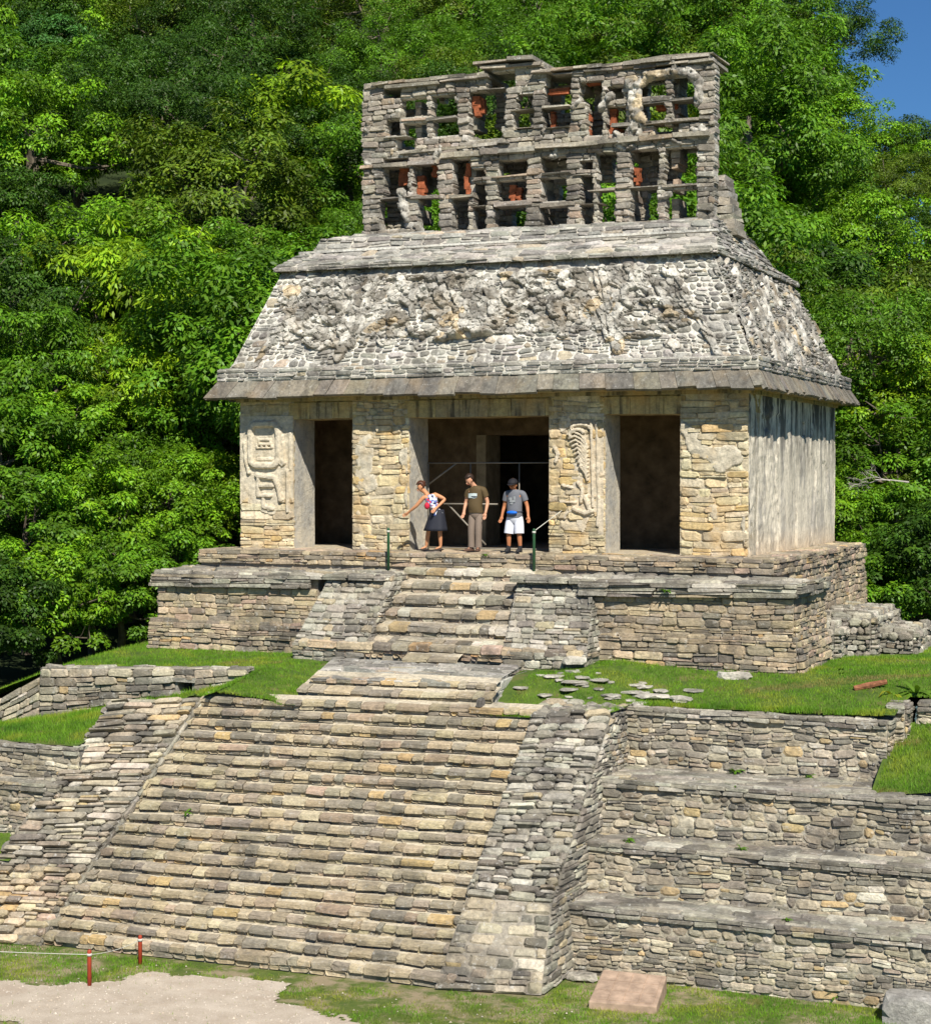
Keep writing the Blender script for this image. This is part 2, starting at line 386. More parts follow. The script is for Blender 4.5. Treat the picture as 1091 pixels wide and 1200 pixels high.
# plumed relief on the third pier
st=[([(.94,2.75),(.98,1.0)],.03,.05),([(1.06,2.75),(1.1,1.0),(1.08,.6)],.035,.03)]
for q in range(9):
    z=2.5-q*.085; st.append(([(.42+q*.035,z+.02),(.56+q*.02,z+.07),(.72,z+.0),(.82,z-.13),(.86,z-.27)],.03,.07))
st+=[(arc(.62,2.52,.15,.1,20,200),.04,.08),(arc(.7,2.66,.2,.06,0,180),.035,.06),([(.65,1.5),(.75,1.35),(.72,1.1)],.04,.06),([(.55,.95),(.8,.85),(.95,.9)],.05,.07),(arc(.55,.75,.2,.16,40,180),.03,.03),
 ([(.12,2.25),(.2,2.1),(.15,1.95)],.05,.05),([(.8,1.2),(.9,.95)],.05,.06),([(.25,1.1),(.6,1.08)],.03,.04),([(.3,1.45),(.5,1.4)],.04,.04)]
sf3=strokes_h(st)
def rh3(u,v):
    s=sf3(u,v); n=noise.noise((u*2.5,v*1.6,14.))
    if s<.01 and (n+(u-.6)*.9<.1 or v<.35): return -.06
    return .03+s+.012*noise.noise((u*9,v*9,1.))
relief('stucco_relief',wallq(1.26,0,2.47,0,0,2.95),.022,rh3,M['pstucco'],pier_objs[2],-.02,plcol((.60,.53,.42)),smooth=False)
# small plaster remains on the other piers
for pi,(x0,x1,sd_) in ((1,(-3.4,-2.05,5.)),(3,(4.15,5.5,8.))):
    def rh(u,v,sd_=sd_):
        n=noise.noise((u*1.7,v*1.7,sd_))
        return -.05 if n<.22 else .035+.02*noise.noise((u*8,v*8,1.))+.02*n
    relief('plaster_patch',wallq(x0,0,x1,0,0,2.95),.03,rh,M['pstucco'],pier_objs[pi],-.02,plcol((.55,.50,.40)))
# lintel band over the doorways
sb=SB(); sb.box(XL+.01,XR-.01,.012,1.0,DH+.02,WT-.01,(.46,.36,.16)); sb.build('wall_head',M['lintel'],T)
for (a,b) in ((-4.89,-3.42),(-2.02,1.24),(2.5,4.12)):
    sb=SB(); x=a-.12
    while x<b+.12:
        w=random.uniform(.35,.8); x1=min(x+w,b+.12); sb.box(x,x1-.006,-.02+random.uniform(-.012,.0),1.02,DH-.005+random.uniform(-.01,.01),DH+.36,(.50,.40,.20) if random.random()<.7 else (.40,.33,.2),.004); x=x1
    sb.build('lintel',M['lintel'],T)
# side walls, rear wall
def side_h(u,v): 
    h=.03*noise.noise((u*1.2,v*.5,3.))+.012*noise.noise((u*3,v*2.4,6.))+.010*noise.noise((u*9,v*7,2.))
    if 1.5<u<1.85 and 2.62<v<2.86: h-=.12
    if 4.9<u<5.2 and 2.55<v<2.85: h-=.12
    if u<2.9-v*.2+1.2*noise.noise((u,v*1.3,8.)): h-=.05*max(0,noise.noise((u*5.,v*1.9,16.)))+.02*noise.noise((u*11,v*7,19.))
    if noise.noise((u*1.1+3,v*.9,28.))>.32: h-=.03
    return h
relief('side_wall',wallq(XR,0,XR,YB,0,WT),.045,side_h,M['side'],T,None,plcol((.55,.52,.46)))
relief('side_wall',wallq(XL,YB,XL,0,0,WT),.15,side_h,M['side'],T,None,plcol((.55,.52,.46)))
relief('rear_wall',wallq(XR,YB,XL,YB,0,WT),.3,side_h,M['side'],T,None,plcol((.55,.52,.46)))
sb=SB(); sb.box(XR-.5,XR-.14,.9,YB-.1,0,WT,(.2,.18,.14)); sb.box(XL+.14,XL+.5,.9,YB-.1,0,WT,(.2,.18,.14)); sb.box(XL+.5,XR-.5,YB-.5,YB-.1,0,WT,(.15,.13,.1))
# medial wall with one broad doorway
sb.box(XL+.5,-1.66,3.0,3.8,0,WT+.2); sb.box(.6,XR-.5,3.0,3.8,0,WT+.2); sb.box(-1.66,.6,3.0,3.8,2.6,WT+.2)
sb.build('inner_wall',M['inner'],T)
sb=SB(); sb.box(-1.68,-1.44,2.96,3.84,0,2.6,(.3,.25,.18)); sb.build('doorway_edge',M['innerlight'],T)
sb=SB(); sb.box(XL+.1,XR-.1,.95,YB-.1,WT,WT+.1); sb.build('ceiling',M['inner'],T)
sb=SB(); sb.box(XL+.02,XR-.02,.0,YB-.02,-.04,.012,(.5,.44,.34)); sb.build('floor',M['pier'],T)
# eave of big sloping slabs
EZ=3.42
def eave_side(sb,A,B,n,o,wr=(.28,.62)):
    """A,B ends of lower edge; A2,B2 of upper edge"""
    (a0,a1),(b0,b1)=A,B
    L=(b0-a0).length; u=0
    while u<L-.01:
        u1=min(u+random.uniform(*wr),L); 
        if L-u1<.2: u1=L
        s0,s1=u/L,(u1-.008)/L; dz=Vector((0,0,random.uniform(-.02,.015))); ex=random.uniform(-.04,.05)
        p=[a0.lerp(b0,s0),a0.lerp(b0,s1),a1.lerp(b1,s1),a1.lerp(b1,s0)]
        sl=(p[0]-p[3]).normalized(); p[0]+=sl*ex; p[1]+=sl*(ex+random.uniform(-.02,.02)); p=[x+dz for x in p]
        nn=(p[1]-p[0]).cross(p[3]-p[0]).normalized(); t=.075
        q=[x-nn*t for x in p]
        c=pick('slab'); sb.add(p+q,[(0,1,2,3),(7,6,5,4),(0,4,5,1),(1,5,6,2),(2,6,7,3),(3,7,4,0)],c); u=u1
ex0,ex1,ey0,ey1=-6.84,6.06,-.66,9.15; ix0,ix1,iy0,iy1=-6.6,5.84,-.42,8.85
Vc=Vector
sb=SB(); zt=EZ+.38
eave_side(sb,(Vc((ex0,ey0,EZ)),Vc((ix0,iy0,zt))),(Vc((ex1,ey0,EZ)),Vc((ix1,iy0,zt))),0,0)
eave_side(sb,(Vc((ex1,ey0,EZ)),Vc((ix1,iy0,zt))),(Vc((ex1,ey1,EZ)),Vc((ix1,iy1,zt))),0,0,(.12,.34))
eave_side(sb,(Vc((ex1,ey1,EZ)),Vc((ix1,iy1,zt))),(Vc((ex0,ey1,EZ)),Vc((ix0,iy1,zt))),0,0)
eave_side(sb,(Vc((ex0,ey1,EZ)),Vc((ix0,iy1,zt))),(Vc((ex0,ey0,EZ)),Vc((ix0,iy0,zt))),0,0)
eo=sb.build('eave_slabs',M['slab'],T)
sb=SB(); sb.box(ex0+.1,ex1-.1,ey0+.12,ey1-.1,EZ-.02,EZ+.1,(.42,.34,.18)); sb.box(XL-.06,XR+.06,-.1,YB+.06,EZ-.1,EZ-.02,(.45,.38,.22)); sb.box(ix0+.04,ix1-.04,iy0+.04,iy1-.04,EZ+.1,zt+.2,(.3,.27,.22))
sb.build('soffit',M['lintel'],T)
# low stone band above the eave
rk=dict(mortar=(.68,.66,.60),gap=.022,cut=(.2,.4),H=(.07,.13),Wr=(.16,.5),prot=(.01,.045),warp=.02,split=.2)
bz0,bz1=zt-.02,zt+.25
bx0,bx1,by0,by1=-6.62,5.86,-.44,8.87
build('roof_band',[wallq(bx0,by0,bx1,by0,bz0,bz1),wallq(bx1,by0,bx1,by1,bz0,bz1),wallq(bx1,by1,bx0,by1,bz0,bz1),wallq(bx0,by1,bx0,by0,bz0,bz1),
 (topq(bx0,bx1,by0,by0+.35,bz1,bz1+.03),dict(H=(.1,.2),prot=(.005,.02))),([Vc((bx1,by0,bz1)),Vc((bx1,by1,bz1)),Vc((bx1-.4,by1,bz1+.03)),Vc((bx1-.4,by0,bz1+.03))],dict(H=(.1,.2),prot=(.005,.02)))],'roof',M['roof'],T,**rk)
# mansard
m0=[Vc((-6.42,-.22,bz1)),Vc((5.66,-.22,bz1)),Vc((5.66,8.7,bz1)),Vc((-6.42,8.7,bz1))]
m1=[Vc((-5.58,.75,6.36)),Vc((4.60,.75,6.30)),Vc((4.60,7.95,6.30)),Vc((-5.58,7.95,6.36))]
mq=[m0[0],m0[1],m1[1],m1[0]]
mk=dict(mortar=(.70,.68,.62),H=(.11,.24),Wr=(.1,.34),prot=(.004,.05),warp=.13,split=.4,gap=.028,cut=(.22,.45),bev=.4,wf=1.3)
ms=build('roof_slope',[mq,([m0[1],m0[2],m1[2],m1[1]],dict(prot=(.01,.09),H=(.06,.13),Wr=(.08,.26),warp=.09,mortar=(.5,.48,.44))),[m0[2],m0[3],m1[3],m1[2]],[m0[3],m0[0],m1[0],m1[3]]],'roof',M['roof'],T,**mk)
# big corner buttress strips in coursed stone at both ends of the front
P_,N_,Wf,Hf=quadmap(mq)
def sub(u0,u1,v0=0,v1=None):
    v1=Hf if v1 is None else v1; return [P_(u0,v0),P_(u1,v0),P_(u1,v1),P_(u0,v1)]
# stucco remains
rnd=random.Random(3)
st=[]
def scroll(cx,cy,r,a0,turn,rad,h,n=12,sy=1.):
    pts=[]
    for i in range(n+1):
        t=i/n; a=math.radians(a0+turn*t); rr=r*(1-.75*t); pts.append((cx+rr*math.cos(a),cy+rr*math.sin(a)*sy))
    st.append((pts,rad,h))
cx=Wf*.497
# seated figure in the middle and its pedestal
st+=[([(cx-.1,1.1),(cx+.02,1.75)],.2,.2),([(cx,1.85),(cx,2.0)],.13,.2),([(cx-.42,.98),(cx+.4,1.0)],.13,.22),([(cx-.3,1.55),(cx-.36,1.2)],.08,.14),([(cx+.28,1.55),(cx+.34,1.2)],.08,.14),([(cx-.5,.72),(cx+.25,.78)],.11,.3),([(cx-.9,.62),(cx-.35,.7)],.07,.15)]
for s_ in (-1,1):
    scroll(cx+s_*.75,1.75,.42,90,s_*-320,.07,.14); scroll(cx+s_*1.35,1.95,.38,60,s_*300,.06,.13); scroll(cx+s_*1.2,1.15,.45,200,s_*-280,.07,.15)
    scroll(cx+s_*1.95,1.3,.4,90,s_*330,.07,.15); scroll(cx+s_*2.05,2.0,.35,-60,s_*300,.06,.12)
    st+=[([(cx+s_*2.95,2.3),(cx+s_*3.05,.25)],.13,.09),([(cx+s_*2.75,2.3),(cx+s_*2.83,.5)],.05,.07),([(cx+s_*2.45,2.3),(cx+s_*1.2,2.25),(cx+s_*.4,2.3)],.07,.11)]
    st+=[([(cx+s_*4.55,2.3),(cx+s_*5.0,.1)],.09,.08)]
    scroll(cx+s_*3.55,1.5,.42,0,s_*330,.08,.15); scroll(cx+s_*4.0,1.15,.4,160,s_*-300,.08,.14); scroll(cx+s_*3.8,1.95,.33,90,s_*250,.06,.12)
    st+=[([(cx+s_*3.1,1.8),(cx+s_*3.15,.9)],.13,.13),([(cx+s_*4.1,1.9),(cx+s_*4.3,1.0)],.08,.12),([(cx+s_*2.9,.55),(cx+s_*3.9,.6)],.07,.09)]
for i in range(210):
    x=cx+rnd.uniform(-5.1,4.9); y=rnd.uniform(.6,2.3)
    if abs(x-cx)<.4: continue
    a=rnd.uniform(0,6.3); l=rnd.uniform(.04,.22); x2=x+l*math.cos(a); y2=y+l*math.sin(a)
    st.append(([(x,y),((x+x2)/2+rnd.uniform(-.05,.05),(y+y2)/2+rnd.uniform(-.05,.05)),(x2,y2)],rnd.uniform(.03,.085),rnd.uniform(.04,.11)))
POW[0]=5
sfr=strokes_h(st)
def cells(u,v,sc,o):
    d,pts=noise.voronoi((u*sc,v*sc*1.15,o)); return d[1]-d[0],pts[0]
def rhf(u,v):
    wu=u+.05*noise.noise((u*3,v*3,60.));wv=v+.05*noise.noise((u*3,v*3,70.))
    s=sfr(wu,wv); n=noise.noise((u*1.1,v*1.6,21.)); n2=noise.noise((u*4.5,v*4.5,2.)); n3=noise.noise((u*13,v*13,5.))
    g,c=cells(u,v,4.2,1.); cr_=noise.noise((c[0]*1.7,c[1]*1.7,9.))
    base=n*1.0+n2*.2+cr_*.45+.1+(.12 if .75<v<2.25 else -.6)-(.5 if u<1.0-.25*v or u>Wf-.9 else 0)+(.4 if v>2.15 and v<2.4 else 0)
    if s<.015 and base<0: return -.07
    if s>0 and cr_<-.25: s*=.2
    lv=.045 if n2+cr_*.8>.12 else 0.
    n4=noise.noise((u*28,v*28,6.)); e=s+lv+.016*n3+.012*n4
    k=max(0,1-g/.07); e-=k*.07*(.5+.8*max(0,n2+.3))
    return .035+e*.72
def rcol(u,v,h):
    g,c=cells(u,v,4.2,1.); q=noise.noise((c[0]*2.3,c[1]*2.3,39.)); n=noise.noise((u*1.6,v*1.6,31.)); n2=noise.noise((u*7,v*7,33.))
    a=(.68,.66,.61); b=(.20,.185,.16); k=max(0,min(1,.52+n*.9+q*1.1+n2*.5)); k=k*(1-.5*max(0,1-g/.1))
    c_=tuple(x*k+y*(1-k) for x,y in zip(a,b))
    if noise.noise((u*.9,v*1.4,44.))>.36 and q>-.1: c_=tuple(x*y for x,y in zip(c_,(1.0,.86,.66)))
    return c_
relief('stucco_relief',mq,.022,rhf,M['stucco'],ms,-.03,rcol,smooth=False)
# side relief remains
sq=[m0[1],m0[2],m1[2],m1[1]]
def rhs(u,v):
    n=noise.noise((u*1.1,v*.8,51.)); n2=noise.noise((u*5.5,v*3.,12.)); n3=noise.noise((u*13,v*8,15.))
    return -.07 if n+.5*n2<.02 else .06+.09*n2+.05*n3
relief('stucco_relief',sq,.05,rhs,M['stucco'],ms,-.03,rcol)
# upper cornice
ca=[Vc((-5.72,.58,6.33)),Vc((4.74,.58,6.27)),Vc((4.74,8.1,6.27)),Vc((-5.72,8.1,6.33))]
cb=[Vc((-5.28,1.15,6.80)),Vc((4.55,1.15,6.68)),Vc((4.2,7.5,6.68)),Vc((-5.28,7.5,6.80))]
cz=[Vc((v.x,v.y,v.z+.1)) for v in ca]
ck=dict(mortar=(.52,.49,.43),H=(.12,.2),Wr=(.18,.55),prot=(.01,.05),warp=.05,split=.3,cut=(.15,.4),gap=.018)
def ring(lo,hi): return [[lo[i],lo[(i+1)%4],hi[(i+1)%4],hi[i]] for i in range(4)]
sb=SB(); 
build('roof_cornice',[(q,dict(H=(.1,.12))) for q in ring(ca,cz)]+[(q,dict(H=(.2,.3),Wr=(.22,.6),warp=.09)) for q in ring(cz,cb)],'roof',M['comb'],T,**ck)
sb=SB(); sb.add([*[v+Vc((0,0,.02)) for v in ca]],[(3,2,1,0)],(.3,.27,.23))
# white mortar fillet along the cornice top, plus closing slab and top course
sb.box(-5.35,4.6,1.06,1.2,6.79,6.84,(.66,.65,.61),.01)
for r in (0,): sb.add([cb[0]+Vc((0,0,.0)),cb[1],cb[2],cb[3]],[(0,1,2,3)],(.5,.48,.44))
sb.build('cornice_top',M['stucco'],T)
t0=[Vc((-5.15,1.35,6.8)),Vc((4.42,1.35,6.7)),Vc((4.3,7.2,6.7)),Vc((-5.15,7.2,6.8))]
t1=[Vc((-5.0,1.55,7.16)),Vc((4.3,1.55,7.06)),Vc((4.1,6.9,7.06)),Vc((-5.0,6.9,7.16))]
c0=[Vc((-4.75,3.0,7.42)),Vc((4.1,3.0,7.30)),Vc((4.1,5.0,7.30)),Vc((-4.75,5.0,7.42))]
build('roof_top',ring(t0,t1)+[(q,dict(Wr=(.3,.7),H=(.4,.6),warp=.09)) for q in ring(t1,c0)],'roof',M['comb'],T,**ck)
# ---------------------------------------------------------------- roof comb
RC=empty('roof_comb',(-.4,3.8,7.3)); RC.parent=T; RC.location=Vector((-.4,3.8,7.3))-Vector(T.location)
# openings of the front lattice in metres: (x0, x1, z0, z1)
RO=[(-4.09,-3.57,8.35,9.12),(-4.18,-3.68,7.54,8.23),(-3.33,-2.79,8.3,9.07),(-3.19,-2.77,7.49,8.18),(-2.27,-1.92,8.26,9.04),(-2.31,-2.0,7.47,8.13),(-1.77,-1.57,8.71,8.85),(-1.77,-1.57,8.02,8.48),(-1.77,-1.57,7.46,7.86),(-1.12,-0.55,8.7,8.99),(-1.16,-0.57,8.05,8.46),(-1.23,-0.59,7.44,7.87),(-0.06,0.44,8.67,8.94),(-0.06,0.44,8.04,8.49),(-0.06,0.44,7.42,7.81),(0.89,1.08,8.65,8.81),(0.9,1.08,7.94,8.48),(0.9,1.08,7.39,7.82),(1.28,1.61,8.2,8.93),(1.31,1.59,7.41,8.06),(2.08,2.62,8.22,8.94),(2.08,2.6,7.38,8.08),(2.87,3.51,8.16,8.9),(2.9,3.51,7.35,8.03),(-3.64,-3.06,10.18,10.58),(-3.57,-3.06,9.75,10.01),(-2.84,-2.29,10.13,10.61),(-2.79,-2.29,9.75,9.99),(-1.87,-1.16,10.07,10.53),(-1.87,-1.18,9.5,9.91),(-1.36,-1.08,9.85,10.6),(-0.67,-0.4,10.13,10.5),(-0.72,-0.4,9.72,10.07),(0.0,0.54,10.16,10.57),(-0.04,0.52,9.66,10.05),(0.89,1.28,10.23,10.62),(1.04,1.28,9.42,10.07),(1.51,1.79,10.19,10.4),(1.51,1.85,9.4,10.01),(2.25,2.79,10.15,10.59),(2.25,2.77,9.62,10.02),(3.07,3.54,10.09,10.52),(3.05,3.54,9.56,9.96),(-4.02,-3.77,9.77,10.04),(2.63,3.09,9.31,9.46),(-3.75,-3.33,9.48,9.65),(-1.44,-0.84,10.71,11.03),(0.04,0.52,10.73,10.9),(2.65,3.09,10.88,11.01),(-4.06,-3.77,10.71,10.83)]
def comb_top(x):
    if x<-1.5: return 11.02
    if x<0: return 11.22
    return 10.93
def comb_wall(name,y0,y1,openings,xa,xb,zb,top,pal='comb',rowh=.125,minw=.1):
    sb=SB(); z=zb; N=Vector((0,-1,0))
    tmax=max(top(xa),top(-.7),top(xb))
    while z<tmax:
        h=random.uniform(rowh*.75,rowh*1.25); zm=z+h/2
        cuts=[(u0+random.uniform(-.03,.03),u1+random.uniform(-.03,.03)) for u0,u1,v0,v1 in openings if v0<zm<v1]
        ints=[]; x=xa+random.uniform(-.04,.03)
        for c in sorted(cuts):
            if c[0]-x>.05: ints.append((x,c[0]))
            x=max(x,c[1])
        ints.append((x,xb+random.uniform(-.03,.04)))
        P=lambda u,v: Vector((u+.02*noise.noise((u*2,v*2,7.)),y0+.02*noise.noise((u*1.5,v*1.5,3.)),v+.05*noise.noise((u*.8,v*.9,11.))))
        for a,b in ints:
            u=a
            while u<b-.001:
                u1=u+random.uniform(.16,.45)
                if b-u1<.14: u1=b
                if zm<top((u+u1)/2): 
                    block(sb,P,N,u+.004,u1-.004,z+.004,z+h-.004,random.uniform(.0,.07),pick(pal),back=(y1-y0),bev=.4,j=.02,cut=(.14,.36))
                    bx=(u+.015,u1-.015)
                    sb.box(bx[0],bx[1],y0+.012,y1-.01,z-.01,z+h+.01,(.60,.57,.51))
                u=u1
        z+=h
    return sb.build(name,M['comb'],RC)
RO=[(a-.05,b+.07,c-.05,d+.06) for a,b,c,d in RO]
comb_wall('front_lattice',3.1,3.42,RO,-4.7,3.98,7.28,comb_top)
RB=[]
rr=random.Random(5)
for i,(a,b,c,d) in enumerate(RO):
    if c>9.3 and (b<-1.9 or a>1.8): RB.append((a-.05,b+.6,c-.06,d+.06))      # upper corners show the trees through both walls
    elif rr.random()<.4 and b-a>.2: RB.append((a+.1,b+.25,c,d))
for q in ((-3.6,-3.0,7.5,8.6),(2.9,3.3,7.4,9.0)): RB.append(q)
comb_wall('rear_lattice',4.0,4.25,RB,-4.5,3.75,7.2,lambda x:comb_top(x)-.12)
sb=SB()
for x in (-4.6,-3.35,-1.95,-.2,.75,1.95,3.0,3.75):      # cross walls that tie the two lattices
    z=7.3; sb=SB()
    while z<10.8:
        h=random.uniform(.1,.2)
        if random.random()<.86: sb.box(x-.08+random.uniform(-.03,.03),x+.08+random.uniform(-.03,.03),3.38,4.02,z,z+h-.01,pick('comb'),.01)
        z+=h
    sb.build('tie_wall',M['comb'],RC)
# shelf slabs and thin ledges between the openings
shelf=[(-4.2,-3.19,8.2,8.32),(-3.42,-2.71,8.16,8.28),(-2.4,-1.79,8.12,8.24),(-1.14,-0.5,8.52,8.64),(-1.27,-0.33,7.85,8.01),(-1.31,-0.46,8.52,8.62),(-0.14,0.73,7.78,7.92),(-0.08,0.63,8.49,8.6),(1.04,1.69,8.07,8.17),(1.96,2.74,8.07,8.18),(2.78,3.58,8.03,8.15),(-3.68,-3.01,10.01,10.14),(-3.01,-2.24,9.98,10.1),(-0.08,0.58,10.03,10.15),(-0.84,-0.29,10.04,10.11),(2.21,3.6,9.95,10.08),(2.35,3.6,9.47,9.55),(0.83,1.37,7.78,7.85),(-1.85,-1.48,7.88,7.96),(-1.85,-1.49,8.5,8.57),(-4.09,-3.5,9.64,9.73),(-1.7,-1.01,10.57,10.65),(0.67,1.04,8.45,8.53),(-0.74,-0.31,9.62,9.7),(0.0,0.58,9.56,9.64)]
sb=SB()
for u0,u1,v0,v1 in shelf:
    sb=SB(); sb.box(u0,u1,3.02+random.uniform(-.03,.04),3.45,v0+.06,v1-.01,pick('comb'),.022); sb.build('shelf_slab',M['comb'],RC)
# heavy mid band and frieze ledges, top capping slabs
sb=SB()
def capline(x0,x1,z,t,y0,y1,wr=(.3,.9),sl=0):
    x=x0; sb=SB()
    while x<x1-.05:
        b=min(x+random.uniform(*wr),x1); zz=z+sl*(x-x0)
        sb.box(x,b-.008,y0+random.uniform(-.04,.03),y1,zz+random.uniform(-.012,.01),zz+t+random.uniform(-.012,.012),pick('comb'),.018); x=b
    sb.build('capping',M['comb'],RC)
capline(-2.6,3.9,9.12,.11,2.96,3.5,sl=.01); capline(-4.72,-2.7,9.02,.09,3.0,3.5); capline(-3.7,-.9,9.3,.06,3.02,3.5,sl=.02); capline(1.6,3.9,9.55,.06,3.0,3.5)
capline(-4.05,-1.4,10.86,.07,2.94,4.3,(.8,1.6),sl=.03); capline(-4.4,-1.5,10.98,.06,2.97,4.3)
capline(-1.75,-.25,11.22,.07,2.88,4.35,(.6,1.2)); capline(-1.6,-.1,11.1,.06,2.98,4.3); capline(-.3,3.9,10.9,.07,2.95,4.3); capline(.2,3.98,10.82,.05,2.98,4.3); capline(2.4,3.99,10.97,.05,3.0,4.3)
capline(-4.72,3.98,7.30,.08,3.0,3.5)
# red-painted stucco left inside the openings
sb=SB()
for u0,u1,v0,v1 in [(-3.84,-3.59,8.61,9.11),(-3.33,-3.15,8.31,8.78),(-2.95,-2.79,8.75,9.05),(-2.11,-2.0,8.26,9.0),(-1.87,-1.7,10.09,10.53),(-0.99,-0.84,8.05,8.41),(-0.82,-0.71,8.04,8.36),(0.0,0.5,10.44,10.56),(0.91,1.26,10.58,10.75),(0.79,1.0,9.44,9.96),(1.47,1.65,9.41,9.98),(1.69,1.79,9.39,9.51),(2.59,3.05,9.88,9.99),(1.51,1.79,10.09,10.17),(-1.79,-1.64,10.17,10.5),(2.1,2.2,8.23,8.61),(0.02,0.13,9.67,10.06)]:
    yy=3.22+random.uniform(0,.12); n=5; sb=SB()
    for i in range(n): 
        f0=i/n;f1=(i+1)/n; sb.box(u0+random.uniform(-.03,.03),u1+random.uniform(-.03,.03),yy,yy+.16,v0+(v1-v0)*f0,v0+(v1-v0)*f1+.01,(.4,.1,.03),.015)
    sb.build('red_stucco',M['red'],RC)
# rounded frame strokes around the large upper right opening, and broken figures
st=[]
cu0,cu1,cv0,cv1=2.23,3.56,9.55,10.60
q=wallq(-4.7,3.06,3.98,3.06,7.3,10.9); ox,oz=4.7,7.3
fr=[(cu0+.1,cv0),(cu0-.03,cv0+.25),(cu0-.02,(cv0+cv1)/2),(cu0-.04,cv1-.2),(cu0+.18,cv1+.02),(cu1-.15,cv1+.03),(cu1+.05,cv1-.2),(cu1+.06,cv0+.4)]
st.append(([(a+ox,b-oz) for a,b in fr],.1,.13))
for i in range(45):
    x=rnd.uniform(.1,8.5); z=rnd.choice([rnd.uniform(1.75,2.1),rnd.uniform(0,3.5)]); a=rnd.uniform(0,6.3); l=rnd.uniform(.05,.28)
    if any(o[0]-.05<x-ox<o[1]+.05 and o[2]-.05<z+oz<o[3]+.05 for o in RO): continue
    st.append(([(x,z),(x+l*math.cos(a),z+l*math.sin(a))],rnd.uniform(.04,.08),rnd.uniform(.05,.1)))
for a,b,c,d in [(-3.68,8.4,-3.5,7.78),(-3.5,7.78,-3.68,8.1),(1.36,10.0,1.57,10.25),(2.01,10.54,2.13,9.48)]: st.append(([(a+ox,b-oz),(c+ox,d-oz)],.085,.12))
sfc=strokes_h(st)
def comb_h(u,v):
    s_=sfc(u+.05*noise.noise((u*4,v*4,3.)),v+.05*noise.noise((u*4,v*4,8.)))
    if s_<.01: return -.05
    g,c_=cells(u,v,6,4.); return s_*(.55 if noise.noise((c_[0],c_[1],3.))<-.1 else 1)-.06*max(0,1-g/.14)+.02*noise.noise((u*12,v*12,2.))
relief('stucco_relief',q,.03,comb_h,M['stucco'],RC,-.03,rcol)
# end buttress of the comb on the right
sb=SB(); z=7.0
while z<8.3:
    h=random.uniform(.1,.2); w=.34*(1-(z-7.0)/1.5)
    sb.box(3.9,4.05+w,3.5,4.3,z,z+h-.01,pick('comb'),.03); z+=h
sb.build('end_buttress',M['comb'],RC)

# ================================================================== PLATFORM UNDER THE TEMPLE
PF=empty('temple_platform',(-.3,0,-2.2),'tiered rubble stone platform under the temple with a short central stair','platform')
gk=dict(mortar=(.30,.27,.22),H=(.1,.19),Wr=(.16,.5),prot=(.02,.06),warp=.04,split=.35)
px0,px1=-6.76,6.32
sb=SB(); sb.box(px0+.03,px1-.05,-.97,8.4,-2.6,-.03,(.35,.3,.24)); sb.box(-7.1,-3.2,-2.05,.6,-2.6,-.47,(.35,.3,.24)); sb.box(2.8,6.85,-2.05,.6,-2.6,-.47,(.35,.3,.24)); sb.build('core',M['warm'],PF)
build('top_slab',[wallq(px0,-1.0,px1,-1.0,-.30,0),wallq(px1,-1.0,px1,8.45,-.33,0),wallq(px0,8,px0,-1,-.3,0),(topq(px0,px1,-1.0,.0,0.),dict(H=(.3,.5),Wr=(.4,.9),prot=(.0,.012),bev=.1)),(topq(XR,px1,0,8.4,0.,0),dict(H=(.3,.5),Wr=(.4,.9),prot=(.0,.02),bev=.1))],'warm',M['grey'],PF,mortar=(.4,.34,.26),H=(.11,.17),Wr=(.2,.6),prot=(.02,.07),warp=.04)
build('upper_wall',[wallq(px0+.12,-.9,px1-.12,-.9,-.5,-.30),(wallq(px1-.03,0.4,px1-.03,8.4,-2.4,-.33,bat=.1),dict(mortar=(.5,.42,.3))),wallq(px0+.1,7,px0+.1,-.9,-2.4,-.3)],'warm',M['warm'],PF,**gk)
# front tier : cornice, wall, plinth
tl,tr=-7.22,6.98; ty=-2.12
ctop=-.47
build('cornice',[wallq(tl,ty-.1,-3.3,ty-.1,-.78,-.50,-.74,ctop),wallq(2.7,ty-.1,tr+.08,ty-.1,-.74,ctop,-.68,-.4),wallq(tr+.08,ty-.1,tr+.08,.55,-.68,-.4),(topq(tl,-1.6,ty-.1,-.95,-.49,-.45),dict(H=(.2,.4),Wr=(.3,.7))),(topq(1.2,tr+.08,ty-.1,-.95,-.45,-.4),dict(H=(.2,.4),Wr=(.3,.7))),wallq(tl,.6,tl,ty-.1,-.78,-.49)],'grey',M['grey'],PF,mortar=(.16,.145,.125),H=(.08,.16),Wr=(.35,1.1),prot=(.03,.09),warp=.03)
fk_=dict(gk,mortar=(.42,.36,.27))
build('front_wall',[wallq(tl+.1,ty,-3.2,ty,-1.55,-.76,bat=.04),wallq(tl+.1,.6,tl+.1,ty,-1.55,-.76)],'warm',M['warm'],PF,**fk_)
build('front_wall',[wallq(2.9,ty,tr,ty,-1.5,-.70,bat=.04),wallq(tr,ty,tr,.5,-1.5,-.68,bat=.04)],'warm',M['warm'],PF,**fk_)
fk_=dict(gk,prot=(.03,.09))
build('plinth',[wallq(tl-.06,ty-.12,-3.2,ty-.12,-2.3,-1.55,bat=.06),topq(tl-.06,-3.2,ty-.12,ty+.02,-1.54)],'warm',M['grey'],PF,**fk_)
build('plinth',[wallq(2.9,ty-.1,tr+.08,ty-.1,-2.45,-1.5,bat=.08),wallq(tr+.08,ty-.1,tr+.08,.5,-2.4,-1.5,bat=.1),topq(2.9,tr+.08,ty-.1,ty+.02,-1.49)],'warm',M['grey'],PF,**fk_)
